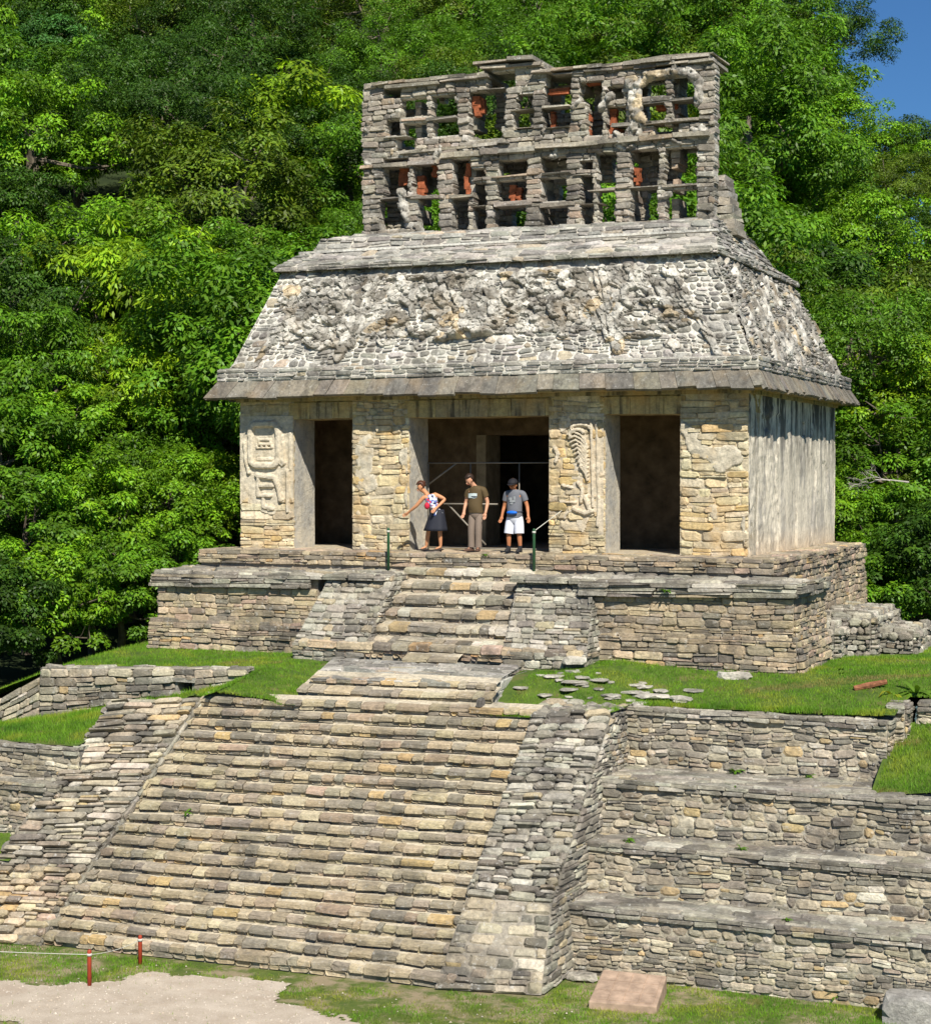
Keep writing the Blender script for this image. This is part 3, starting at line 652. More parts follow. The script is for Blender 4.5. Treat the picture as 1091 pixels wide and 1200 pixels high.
# rubble buttresses at the right rear
for (x0,x1,y0,y1,zt_) in ((6.6,7.75,1.5,4.6,-1.3),(6.6,8.5,2.2,4.6,-1.62),(6.6,7.2,.5,2.5,-1.45)):
    sb=SB(); sb.box(x0,x1-.05,y0+.05,y1,-2.8,zt_-.03,(.25,.24,.22))
    for qq in (wallq(x0,y0,x1,y0,-2.7,zt_,bat=.05),wallq(x1,y0,x1,y1,-2.7,zt_,bat=.05),topq(x0,x1,y0,y1,zt_)): masonry(sb,qq,'grey',mortar=(.2,.19,.17),H=(.09,.2),Wr=(.12,.4),prot=(.03,.14),warp=.09,split=.4,cut=(.2,.42))
    sb.build('rubble_buttress',M['grey'],PF)
# stair
def step(parent,L,R,rise,tread,pal='stair',mat=None,Wr=(.16,.5),prot=(.0,.05),mortar=(.56,.50,.39),slope=.27):
    """one step: a row of rounded nosing stones over thin packing; the worn tread rises gently towards the back"""
    L=Vector(L);R=Vector(R); sb=SB(); ux=(R-L); Wd=ux.length; ux=ux.normalized(); N=Vector((ux.y,-ux.x,0)).normalized(); NT_=(N-Vector((0,0,slope))).normalized()
    sd_=random.random()*50; v0=tread*slope*.9
    def P(u,v): return L+ux*u+Vector((0,0,v-rise+.016*noise.noise((u*.8,sd_,0.))))
    fill=max(v0+(rise-v0)*random.uniform(.34,.44),rise-.13)
    k=max(2,int(Wd/.5)); vs=[];fs=[]
    for i in range(k+1):
        u=Wd*i/k; vs+=[P(u,0)-N*.045,P(u,rise-.016)-N*.045,P(u,rise-.016)-N*(tread+.12)+Vector((0,0,(tread+.08)*slope))]
    for i in range(k):
        a=i*3; fs+=[(a,a+3,a+4,a+1),(a+1,a+4,a+5,a+2)]
    cm=[]
    for i in range(k+1): cm+=[tuple(x*.6 for x in mortar),mortar,mortar]  # riser mortar darkened towards its foot: shade below the nosing painted in
    sb.add(vs,fs,cm)
    u=0
    rows=[v0-.02,fill] if fill-v0<.1 else [v0-.02,v0+(fill-v0)*.5,fill]
    for ra,rb in zip(rows,rows[1:]):
        u=0
        while u<Wd-.001:
            u1=u+random.uniform(.1,.4)
            if Wd-u1<.12: u1=Wd
            if random.random()<.85: block(sb,P,N,u+.006,u1-.006,ra+.003,rb-.003,random.uniform(-.04,-.01),pick(pal),.04,.3,cut=(.15,.4))
            u=u1
    u=0
    while u<Wd-.001:
        w=random.uniform(*Wr)*random.choice([.7,.9,1,1.3]); u1=u+w
        if Wd-u1<Wr[0]*.6: u1=Wd
        a=random.uniform(-.014,.014)
        block(sb,P,NT_,u+.006,u1-.006,fill+.002+a*.4,rise+random.uniform(-.012,.006),random.uniform(*prot),pick(pal),tread*random.uniform(.3,.65),.3,j=.014,cut=(.1,.24)); u=u1
    return sb.build('step',mat or M['stair'],parent)
zs=[-.335,-.60,-.87,-1.15,-1.42,-1.69]; yy=[-1.32,-1.64,-1.96,-2.28,-2.6,-2.92]
zz=-.0
for i,(z,y) in enumerate(zip(zs,yy)):
    k=i/5; a=-1.55-.12*k; b=1.42+.1*k
    if i==5: a,b=-2.9,3.05
    step(PF,(a,y,z),(b,y+.02,z),.28,.36,pal='terrace',mat=M['terrace'],Wr=(.16,.6),mortar=(.48,.43,.34))
step(PF,(-3.1,-3.12,-1.75),(3.1,-3.06,-1.75),.33,.3,pal='warm',Wr=(.3,.7),mat=M['grey'])
step(PF,(-.55,-3.5,-1.98),(.6,-3.46,-1.97),.2,.4,Wr=(.45,.55))
for (x0,x1,xt0,xt1) in ((-3.25,-1.6,-2.95,-1.45),(1.42,3.15,1.32,2.95)):
    sb=SB(); q=[Vc((x0,-3.02,-1.8)),Vc((x1,-3.02,-1.8)),Vc((xt1,-1.95,-.46)),Vc((xt0,-1.95,-.46))]
    masonry(sb,q,'grey',mortar=(.36,.34,.29),H=(.1,.2),Wr=(.12,.36),prot=(.02,.07),warp=.06,split=.3)
    masonry(sb,wallq(x0,-3.06,x1,-3.06,-2.4,-1.8),'grey',mortar=(.3,.28,.24),H=(.13,.2),prot=(.03,.07),Wr=(.2,.45))
    masonry(sb,topq(xt0,xt1,-1.97,-.98,-.46,-.42),'grey',H=(.2,.3))
    # outer and inner cheeks
    for xa,xb,sg in ((x0,xt0,-1),(x1,xt1,1)):
        A=[Vc((xa,-3.02,-1.8)),Vc((xa,-1.0,-1.8)),Vc((xb,-1.0,-.46)),Vc((xb,-1.95,-.46))]
        B=[Vc((xa,-3.06,-2.4)),Vc((xa,-1.0,-2.4)),Vc((xa,-1.0,-1.8)),Vc((xa,-3.06,-1.8))]
        for Q in (A,B):
            if sg<0: Q=[Q[1],Q[0],Q[3],Q[2]]
            masonry(sb,Q,'grey',mortar=(.28,.26,.22),Wr=(.15,.4),prot=(.01,.05))
    sb.build('balustrade',M['grey'],PF)
sb=SB(); sb.box(-3.15,3.1,-3.0,-1.0,-2.6,-2.0,(.3,.28,.24)); sb.build('stair_core',M['grey'],PF)

# ================================================================== GREAT STAIRWAY
ST=empty('stairway',(-.5,-8,-6.5),'broad steep stone stairway of many long steps climbing from the path to the grassy terrace','stairway')
n=21; zt,zb=-2.55,-6.30
TL,TR=Vc((-3.30,-6.62,zt)),Vc((3.27,-5.92,zt)); BL,BR=Vc((-4.25,-10.13,zb)),Vc((3.17,-9.87,zb))
for i in range(n):
    t=i/(n-1); tt=t+.022*math.sin(t*PI)
    L=TL.lerp(BL,t);Rr_=TR.lerp(BR,t)
    # the flight sags a little between its ends
    dz=-.07*math.sin(t*PI); L.z+=dz;Rr_.z+=dz
    if i>0: L.x-=.25; Rr_.x+=.2
    step(ST,L,Rr_,.19 if i<n-1 else .24,.24)
step(ST,(-1.55,-6.02,-2.36),(2.3,-5.75,-2.37),.19,.42)
step(ST,(-1.45,-5.72,-2.18),(2.22,-5.4,-2.2),.19,.3,Wr=(.2,.4))
build('landing',[[Vc((-1.4,-5.75,-2.19)),Vc((2.1,-5.42,-2.21)),Vc((1.9,-3.3,-2.07)),Vc((-2.2,-3.3,-2.06))],[Vc((2.13,-5.85,-2.6)),Vc((2.1,-3.5,-2.6)),Vc((2.1,-3.5,-2.12)),Vc((2.13,-5.5,-2.22))],[Vc((2.14,-6.0,-2.8)),Vc((2.14,-5.2,-2.8)),Vc((2.14,-5.2,-2.38)),Vc((2.14,-6.0,-2.38))]],'roof',M['roof'],ST,mortar=(.5,.48,.43),H=(.2,.4),Wr=(.25,.7),prot=(.01,.03),bev=.12,warp=.08,gap=.02)
sb=SB(); sb.box(-1.4,2.0,-5.3,-3.1,-2.7,-2.235); sb.box(-1.5,2.0,-5.6,-5.3,-2.8,-2.42); sb.build('landing_core',M['stair'],ST); sb=SB(); sb.add([TL+Vc((0,.1,-.12)),TR+Vc((0,.1,-.12)),BR+Vc((0,.1,-.15)),BL+Vc((0,.1,-.15)),TL+Vc((0,2,-.12)),TR+Vc((0,2,-.12)),BR+Vc((0,4,-.5)),BL+Vc((0,4,-.5))],[(3,2,1,0),(0,1,5,4)],(.3,.27,.2)); sb.build('stair_core',M['stair'],ST)
# balustrades
def slope_face(sb,bl,br,tr,tl,pal='grey',**k):
    kk=dict(mortar=(.20,.19,.165),H=(.11,.19),Wr=(.14,.46),prot=(.03,.13),warp=.07,split=.3,cut=(.2,.42),bev=.5); kk.update(k)
    masonry(sb,[bl,br,tr,tl],pal,**kk)
sb=SB()
# right balustrade : lower coursed part and upper rough part
pal_='terrace'
b0,b1=Vc((3.05,-9.95,-6.5)),Vc((4.72,-9.62,-6.5)); 
m0_,m1_=Vc((3.17,-8.95,-5.25)),Vc((4.60,-8.80,-5.25)); t0_,t1_=Vc((3.2,-6.0,-2.6)),Vc((4.55,-5.65,-2.55))
slope_face(sb,b0,b1,m1_,m0_,pal='terrace',H=(.15,.22),Wr=(.22,.5),prot=(.03,.06),mortar=(.34,.31,.26),cut=(.1,.25))
slope_face(sb,m0_,m1_,t1_,t0_)
slope_face(sb,t0_,t1_,Vc((4.6,-4.85,-2.5)),Vc((3.0,-5.0,-2.48)),H=(.2,.35),prot=(.02,.08))
slope_face(sb,b1,Vc((4.74,-7.2,-6.5)),Vc((4.62,-7.2,-5.25)),m1_,prot=(.02,.05),mortar=(.34,.31,.26)); slope_face(sb,m1_,Vc((4.60,-4.9,-5.25)),Vc((4.56,-4.9,-2.6)),t1_,prot=(.02,.06),mortar=(.34,.31,.26),H=(.1,.18))
slope_face(sb,Vc((3.06,-5.0,-3.6)),t0_+Vc((0,0,-1)),t0_,Vc((3.06,-5.0,-2.6))); 
q=[m0_+Vc((0,.6,-.6)),t0_+Vc((0,.6,-.6)),t0_,m0_]; slope_face(sb,*[q[1],q[0],q[3],q[2]],prot=(.01,.05))
sb.build('balustrade',M['grey'],ST)
sb=SB()
L0,L1=Vc((-6.2,-10.55,-6.5)),Vc((-4.35,-10.25,-6.5)); U0,U1=Vc((-4.75,-7.35,-2.62)),Vc((-3.28,-6.62,-2.55))
m0_,m1_=L0.lerp(U0,.3),L1.lerp(U1,.3)
slope_face(sb,L0,L1,m1_,m0_,pal='warm'); slope_face(sb,m0_,m1_,U1,U0,pal='terrace',H=(.10,.16),Wr=(.2,.62),prot=(.03,.15),split=.2,warp=.05)
q=[L1+Vc((.02,.5,-.6)),U1+Vc((.02,.5,-.6)),U1,L1]; slope_face(sb,*q,prot=(.01,.05))
slope_face(sb,Vc((-6.2,-8.3,-6.5)),L0,U0,Vc((-4.8,-6.4,-2.7)))
sb.build('balustrade',M['grey'],ST)

# ================================================================== RETAINING WALLS
def rwall(label,front,z0,z1,xa,xb,ledge,name='retaining_wall',pal='terrace',mat='terrace',zr=None,cap=True,bat=.08,seed=0,endL=False,endR=False,group='stepped terrace walls right of the stairway',z0r=None,topk=None):
    w=empty(name,((xa+xb)/2,front,z0),label,'wall',group)
    zr=z1 if zr is None else zr
    build('facing',[(wallq(xa,front,xb,front,z0-.15,z1-.14,z0-.15,zr-.14,bat=bat),{})]+([wallq(xb,front,xb,front+ledge,z0-.15,zr-.14,bat=.02)] if endR else [])+([wallq(xa,front+ledge,xa,front,z0-.15,z1-.14,bat=.02)] if endL else []),pal,M[mat],w,mortar=(.40,.37,.30),H=(.09,.19),Wr=(.11,.4),prot=(.012,.055),warp=.08,split=.42,cut=(.18,.42),bev=.42,wf=1.1)
    if cap:
        tq=[Vc((xa,front-.03,z1)),Vc((xb,front-.03,zr)),Vc((xb,front+ledge,zr)),Vc((xa,front+ledge,z1))]
        fk=dict(H=(.13,.15),Wr=(.25,.6),prot=(.03,.07),split=0,warp=.02)
        qs=[([Vc((xa,front-.03,z1-.15)),Vc((xb,front-.03,zr-.15)),Vc((xb,front-.03,zr)),Vc((xa,front-.03,z1))],fk),(tq,dict(H=(.2,.36),Wr=(.25,.6),prot=(.0,.03),split=.1,bev=.15))]
        if endR: qs.append((wallq(xb+.02,front,xb+.02,front+ledge,zr-.15,zr),fk))
        build('coping',qs,'grey',M['grey'],w,mortar=(.3,.28,.25))
    sb=SB(); yb=front+ledge-.02
    vs=[Vc((x,y,z)) for x,zt_ in ((xa+.03,z1-.04),(xb-.03,zr-.04)) for y in (front+.03,yb) for z in (z0-.3,zt_)]
    sb.add(vs,[(0,1,3,2),(4,6,7,5),(0,4,5,1),(2,3,7,6),(0,2,6,4),(1,5,7,3)],(.2,.19,.17)); sb.build('fill',M['grey'],w)
    return w
rwall('lowest and longest of the stepped grey rubble walls right of the stairway, rising from the lawn',-8.1,-6.5,-5.40,4.55,15,1.05,zr=-5.38)
rwall('second rubble wall up from the lawn on the right side of the stairway',-7.1,-5.42,-4.55,4.5,15,.8,zr=-4.5)
rwall('third rubble wall up from the lawn on the right, just below the top terrace wall',-6.32,-4.6,-3.60,4.5,15,1.7,zr=-3.6)
rwall('topmost rubble wall on the right, edging the grass in front of the temple platform and ending at a corner',-4.85,-3.66,-2.52,4.2,9.22,2.6,zr=-2.55,endR=True)
w=rwall('short rough wall with a dark vertical gap at the right edge of the photo above the grassy bank',-3.75,-3.4,-2.34,9.55,13,.5,zr=-2.2,cap=True,group=None,endL=True)
rwall('dark rubble wall end just left of the narrow gap at the far right',-4.3,-3.3,-2.33,9.1,9.42,.6,cap=True,group=None,endL=True,endR=True)
# left side walls
w1=empty('niche_wall',(-5.6,-5.2,-3),'low grey rubble wall with a small square drain hole set in the left lawn above the stairway','wall')
def nsk(u,v): return False
hx0,hx1,hz0,hz1=-4.74,-4.30,-2.66,-2.42
wz=lambda x:-2.16-.035*(-3.2-x)
for xa,xb,za,zb_ in ((-8.0,hx0,-3.7,0),(hx1,-3.1,-3.0,0)):
    pass
qs=[wallq(-8.0,-5.2,hx0,-5.2,-3.7,wz(-8.0),-3.2,wz(hx0)),wallq(hx1,-5.2,-3.1,-5.2,-3.0,wz(hx1),-2.7,wz(-3.1)),wallq(hx0,-5.2,hx1,-5.2,-3.2,hz0,-3.0,hz0),wallq(hx0,-5.2,hx1,-5.2,hz1,wz(hx0),hz1,wz(hx1)),
 wallq(-9.6,-5.15,-8.0,-5.2,-4.2,-3.3,-3.8,-2.5)]
build('facing',qs,'terrace',M['terrace'],w1,mortar=(.14,.13,.11),H=(.11,.18),Wr=(.2,.5),prot=(.03,.09),warp=.05,split=.25)
build('coping',[topq(-8.0,-3.1,-5.22,-4.9,wz(-8),wz(-8)+.02,wz(-3.1),wz(-3.1)+.02)],'grey',M['grey'],w1,H=(.2,.3),Wr=(.25,.5),prot=(.0,.04))
sb=SB(); sb.box(hx0+.02,hx1-.02,-4.75,-4.7,hz0,hz1,(.02,.02,.02)); sb.box(hx0,hx0+.05,-5.2,-4.7,hz0,hz1); sb.box(hx1-.05,hx1,-5.2,-4.7,hz0,hz1); sb.box(hx0-.04,hx1+.04,-5.27,-4.8,hz1-.03,hz1+.05,(.4,.38,.33),.01); sb.box(hx0-.04,hx1+.04,-5.24,-4.8,hz0-.05,hz0+.01,(.3,.29,.26),.01)  # first box is near black: the hole's inner shade put into its colour
sb.build('drain_hole',M['grey'],w1)
rwall('upper of the two low walls running off the left edge beside the stairway',-8.3,-3.95,-3.38,-12,-4.85,.35,zr=-3.36,group='low walls left of the stairway',bat=.03)
rwall('lower of the two low walls at the left edge beside the stairway, with a grass strip below',-8.65,-4.95,-4.02,-12,-5.05,.4,zr=-4.0,group='low walls left of the stairway',bat=.03)
# ================================================================== GROUND
def sheet(name,fn,x0,x1,y0,y1,res,mat,kind='structure',keep=None):
    nx=int((x1-x0)/res)+1;ny=int((y1-y0)/res)+1; vs=[];fs=[]
    for i in range(nx+1):
        for k in range(ny+1):
            x=x0+(x1-x0)*i/nx;y=y0+(y1-y0)*k/ny; vs.append((x,y,fn(x,y)))
    for i in range(nx):
        for k in range(ny):
            x=x0+(x1-x0)*(i+.5)/nx;y=y0+(y1-y0)*(k+.5)/ny
            if keep and not keep(x,y): continue
            fs.append((i*(ny+1)+k,(i+1)*(ny+1)+k,(i+1)*(ny+1)+k+1,i*(ny+1)+k+1))
    me=bpy.data.meshes.new(name); me.from_pydata(vs,[],fs); me.materials.append(mat); me.polygons.foreach_set('use_smooth',[True]*len(fs)); me.update()
    return tag(link(name,me),kind=kind)
def nz(x,y,s=1.,o=0.): return noise.noise((x*s,y*s,o))
cl=lambda x,a=0.,b=1.:max(a,min(b,x))
def h_terr(x,y):
    z=-2.10-.42*cl((-2.3-y)/2.6)+.03*nz(x,y,.8)
    if x>6.5: z+=.04*cl((x-6.5)/2)+.0
    if 1.8<x<4.7: w_=cl((4.7-x)/1.1); z=w_*(-2.13-.53*cl((-4.2-y)/1.3))+(1-w_)*z
    if x<-1.8:
        if y<-5.1: zl=-2.22-.14*cl((-3.0-x)/.4)-.22*cl((-5.1-y)/1.5)-.24*max(0,-3.3-x)+.02*nz(x,y,1.)
        else: zl=-2.10-.12*cl((-2.3-y)/2.8)-.03*max(0,-3-x)*cl((-1-y)/4)+.02*nz(x,y,.8)
        w_=cl((x+3.0)/1.2); z=zl*(1-w_)+z*w_
    if -1.9<x<2.0 and y<-3.2: z-=.09*cl((x+1.9)/.3)
    # small rise against the platform corner
    if 2.8<x<7.4: z+=.16*cl(1-abs(x-3.6)/1.6)*cl((y+4.2)/1.6)
    if x<-7.9: z-=.35*(-7.9-x)
    if x>11: z-=.2*(x-11)
    if y>6: z-=.12*(y-6)
    return z
def k_terr(x,y):
    if x<-3.05: return y>-5.1
    if x<-1.4: return y>-6.6 
    if x<2.1: return y>-5.55
    if x<3.3: return y>-6.05
    if x<4.6: return y>-5.65
    if x<9.3: return y>-4.75
    return y>-3.6
sheet('terrace_ground',h_terr,-14,20,-7,16,.25,M['turf'],keep=k_terr)
sheet('terrace_ground',lambda x,y:h_terr(x,y)-.01,-4.3,-3.0,-6.9,-5.1,.12,M['turf'],keep=lambda x,y:y>-5.1-(1.5)*(x+4.45)/1.2 and x>-4.1)
def h_left(x,y):
    t=cl((-5.15-y)/3.1); zt_=-2.42-.2*(-3.3-x); zb_=-3.34
    zt_=max(zt_,-4.0); return zt_*(1-t)+min(zb_,-3.34)*t+.035*nz(x,y,1.2)-.0
sheet('lawn',h_left,-12,-3.9,-8.3,-5.15,.15,M['turf'],keep=lambda x,y: x< -4.0-.32*(-5.15-y))
sheet('lawn',lambda x,y:-4.98-.28*(-8.7-y)+.03*nz(x,y),-12,-5.2,-13,-8.65,.25,M['turf'],keep=lambda x,y:x<-6.1 or y>-8.95 or x<-5.0-(-8.65-y)*.55)
def h_bank(x,y): return -3.62+.95*cl((y+6.0)/2.4)+.03*nz(x,y,1.4)+.12*cl((x-9.3)/1.2)
sheet('grass_bank',h_bank,9.15,15,-6.0,-3.7,.15,M['turf'])
# plaza
def inpoly(x,y,P):
    c=False;j=len(P)-1
    for i in range(len(P)):
        if (P[i][1]>y)!=(P[j][1]>y) and x<(P[j][0]-P[i][0])*(y-P[i][1])/(P[j][1]-P[i][1])+P[i][0]: c=not c
        j=i
    return c
PATH=[(-30,-12.8),(-8,-12.6),(-4.6,-12.45),(-3.5,-12.3),(-2.6,-12.15),(-1.9,-11.5),(-1.6,-10.95),(-.9,-10.75),(.5,-10.55),(.9,-10.7),(.85,-11.1),(1.15,-11.5),(2.1,-11.75),(2.8,-12.0),(3.6,-12.7),(5,-14),(9,-17),(9,-24),(3.5,-19),(.5,-15.4),(-1.0,-14.3),(-2.1,-13.9),(-3.2,-14.1),(-8,-15.3),(-30,-16)]
def onpath(x,y,j=.3): return inpoly(x+j*nz(x,y,2.2,5.)+.06*nz(x,y,9,2),y+j*nz(x,y,2.2,9.)+.06*nz(x,y,9,7),PATH)
sheet('ground',lambda x,y:-6.52,-400,400,-400,-6,60,M['worn'])
sheet('path',lambda x,y:-6.505+.008*nz(x,y,3),-12,9,-20,-10.2,.07,M['gravel'],keep=onpath)
# ---- grass blades (one mass)
def tufts(name,pts,hmin,hmax,wid,colf,dens=0):
    n=len(pts); P=np.array(pts); rg=np.random.default_rng(3)
    h=rg.uniform(hmin,hmax,n)*P[:,3]; a=rg.uniform(0,2*PI,n); w=wid*rg.uniform(.7,1.3,n)
    lean=rg.uniform(0,.9,n)*h; la=rg.uniform(0,2*PI,n)
    d=np.stack([np.cos(a)*w,np.sin(a)*w,np.zeros(n)],1); b=P[:,:3]
    tip=b+np.stack([np.cos(la)*lean,np.sin(la)*lean,h],1)
    V=np.empty((n,3,3)); V[:,0]=b-d;V[:,1]=b+d;V[:,2]=tip
    C=np.array([colf(*p[:3]) for p in pts])*rg.uniform(.65,1.3,(n,1))
    C=np.repeat(C[:,None,:],3,1); C[:,2]*=1.25
    return tri_mesh(name,V.reshape(-1,3),np.arange(3*n).reshape(-1,3),C.reshape(-1,3),M['blade'],'shade')
def tri_mesh(name,V,Fc,C,mat,attr):
    me=bpy.data.meshes.new(name); nv=len(V);nf=len(Fc);k=Fc.shape[1]
    me.vertices.add(nv); me.vertices.foreach_set('co',V.astype(np.float32).ravel())
    me.loops.add(nf*k); me.loops.foreach_set('vertex_index',Fc.astype(np.int32).ravel())
    me.polygons.add(nf); me.polygons.foreach_set('loop_start',np.arange(0,nf*k,k,dtype=np.int32)); me.polygons.foreach_set('loop_total',np.full(nf,k,dtype=np.int32))
    a=me.color_attributes.new(attr,'FLOAT_COLOR','POINT'); a.data.foreach_set('color',np.hstack([C,np.ones((nv,1))]).astype(np.float32).ravel())
    me.materials.append(mat); me.update(calc_edges=True); return me
gp=[]
R_=random.Random(11)
def scatter(fn,x0,x1,y0,y1,dens,keep,size=1.):
    for _ in range(int((x1-x0)*(y1-y0)*dens)):
        x=R_.uniform(x0,x1);y=R_.uniform(y0,y1); k=keep(x,y)
        if k and R_.random()<k: gp.append((x,y,fn(x,y)-.01,size*(.6+.8*R_.random())))
def kt(x,y):
    if not k_terr(x,y): return 0
    if tl-.1<x<tr+.1 and y>-2.25 or -3.4<x<3 and y>-3.3 or px0-.1<x<px1+.2 and y>-2: return 0
    if x>6.5 and x<8.5 and 1.5<y<4.6: return 0
    if -2.3<x<2.4 and y<-3.1 and x>-1.6-.0*(y+5.6)-(.6 if y>-4.5 else 0): 
        return 0
    if 2.0<=x<4.6 and y<-4: return .75+.25*(nz(x,y,1.5)>.0)
    b_=nz(x,y,1.1,4.)+.6*nz(x,y,4.5,14.)
    return .25 if b_>.38 else 1
scatter(h_terr,-11,12,-6.8,4,1500,kt)
scatter(lambda x,y:h_terr(x,y),-4.1,-3.0,-6.8,-5.1,1500,lambda x,y:y>-5.1-(1.5)*(x+4.45)/1.2 and x>-4.1,1.1)
scatter(h_left,-9.5,-3.9,-8.25,-5.2,1500,lambda x,y: x< -4.05-.32*(-5.15-y),1.5)
scatter(lambda x,y:-4.98-.28*(-8.7-y),-7.5,-5.2,-10.5,-8.7,1200,lambda x,y:x<-5.1-(-8.65-y)*.6)
scatter(h_bank,9.2,12,-6.0,-3.8,1800,lambda x,y:1 if nz(x,y,1.3)<.35 else .3,1.6)
scatter(h_terr,4.6,9.15,-4.86,-4.62,2600,lambda x,y:y>-4.84+.1*nz(x,y,3),1.7)
scatter(h_terr,2.1,4.6,-6.0,-5.4,2200,lambda x,y:k_terr(x,y),1.6)
def kp(x,y):
    if onpath(x,y,.3): return .35 if not onpath(x+.22*nz(x,y,5,1),y-.12,.1) or not inpoly(x,y,PATH) else .015
    if -4.4<x<3.3 and y>-10.25: return 0
    if 3<x<4.8 and y>-9.95: return 0
    if x>4.6 and y>-8.25: return 0
    b=nz(x,y,1.3,3.)+.5*nz(x,y,4.,1)
    if x>.3 and x<5.5 and y<-10.1: return cl(.75-b*2.4-(.2 if x<3.2 and y<-10.7 else 0))
    return cl(1.0-max(0,b)*1.9)
scatter(lambda x,y:-6.52,-6.5,12,-15.5,-8.0,1700,kp)
def gcol(x,y,z):
    a=nz(x,y,.9,8.)+.5*nz(x,y,3.,2.); b=nz(x,y,1.3,3.)
    c=np.array((.135,.27,.014)); yv=np.array((.24,.29,.03)); dk=np.array((.065,.16,.012)); dr=np.array((.24,.19,.07))
    c=c+(yv-c)*cl(a*2.2) if a>0 else c+(dk-c)*cl(-a*1.3)
    if z<-6.3 and .3<x<5.5 and y<-10.1: c=c+(dr-c)*cl(.35+b)
    q=nz(x,y,2.6,21.)+.5*nz(x,y,7,3.)
    if q>.4: c=c+(dr-c)*cl((q-.4)*2.2)
    if z>-3 and 6.4<x<9.5 and abs((x-6.5)*.55-(y+3.6))<.25: c=c+(dr-c)*.75
    return c
gme=tufts('grass',gp,.03,.07,.006,gcol)
tag(link('grass',gme),'short green grass growing on the terrace, banks and ground','grass',kind='stuff')
# pebbles on the path (too many to count)
rg_=np.random.default_rng(8); sb=SB(); n_=0
while n_<2600:
    x=rg_.uniform(-6,5.5);y=rg_.uniform(-15,-10.2)
    if not onpath(x,y,.3) and rg_.random()>.10: continue
    r=rg_.uniform(.006,.02)*(1.8 if rg_.random()<.05 else 1); k_=rg_.uniform(.35,.62); a0=rg_.uniform(0,1.5)
    P_=[Vc((x+r*math.cos(a0+q*1.257)*rg_.uniform(.7,1.3),y+r*math.sin(a0+q*1.257)*rg_.uniform(.7,1.2),-6.505)) for q in range(5)]+[Vc((x,y,-6.5+r*.7))]
    sb.add(P_,[(q,(q+1)%5,5) for q in range(5)],(k_,k_*.9,k_*.78)); n_+=1
tag(sb.build('pebbles',M['pstucco'],None),'small loose pebbles strewn over the pale path','pebbles',kind='stuff')
# scattered flat stones, one object each
def rock(name,loc,sx,sy,sz,mat,col,seed,sub=2,rough=.3,flat=True):
    bm=bmesh.new(); bmesh.ops.create_icosphere(bm,subdivisions=sub,radius=1)
    for v in bm.verts:
        p=v.co.copy(); k=1+rough*noise.noise(p*1.3+Vector((seed*3.,0,0)))+rough*.4*noise.noise(p*3+Vector((seed,9,0)))
        v.co=Vector((p.x*sx*k,p.y*sy*k,max(-.3,min(.55,p.z)) *sz*k*1.6 if flat else p.z*sz*k))
    if not flat:
        for v in bm.verts:
            q=(abs(v.co.x/sx),abs(v.co.y/sy),abs(v.co.z/sz)); v.co*=(1/max(.2,max(q)))**.85*.92
    me=bpy.data.meshes.new(name); bm.to_mesh(me); bm.free(); me.materials.append(mat)
    a=me.color_attributes.new('col','FLOAT_COLOR','POINT'); a.data.foreach_set('color',np.tile(np.array([*col,1],np.float32),len(me.vertices)))
    o=bpy.data.objects.new(name,me); COL.objects.link(o); o.location=loc; return o
R2=random.Random(21); k=0
while k<56:
    x=R2.uniform(2.0,5.6);y=R2.uniform(-5.7,-3.5)
    if not k_terr(x,y+.1) or (x<2.6 and y>-4.4): continue
    s=R2.uniform(.04,.09) if R2.random()<.55 else R2.uniform(.09,.2); o=rock('paving_stone',(x,y,h_terr(x,y)+.0),s*1.3,s*R2.uniform(.8,1.4),.028,M['roof'],(.44,.42,.37),k); o.rotation_euler[2]=R2.uniform(0,3)
    tag(o,'small flat pale stone half sunk in the grass right of the stair head','stone','flat stones in the grass at the head of the stairs'); k+=1
for (x,y,z,sx,sy,sz,lb) in ((2.95,-3.2,-1.93,.26,.14,.1,'white rounded stone lying against the right foot of the platform stair'),(6.0,-2.75,-2.14,.35,.12,.09,'long pale stone in the grass under the platform wall'),(4.85,-4.3,-2.4,.4,.2,.05,'broad flat pale slab in the grass above the right terrace wall'),(5.45,-4.4,-2.4,.22,.14,.05,'lone flat white stone in the lawn well right of the others'),(5.0,-8.5,-6.47,.28,.2,.06,'flat pale stone at the foot of the stairway corner'),(5.6,-8.32,-6.45,.2,.1,.07,'small white stone by the wall foot behind the plaque')):
    tag(rock('stone',(x,y,z),sx,sy,sz,M['roof'],(.55,.52,.46),x),lb,'stone')
tag(rock('boulder',(10.35,-8.65,-6.42),.55,.33,.36,M['grey'],(.36,.35,.33),4.2,3,.2,False),'large grey boulder block on the grass at the bottom right corner','boulder')
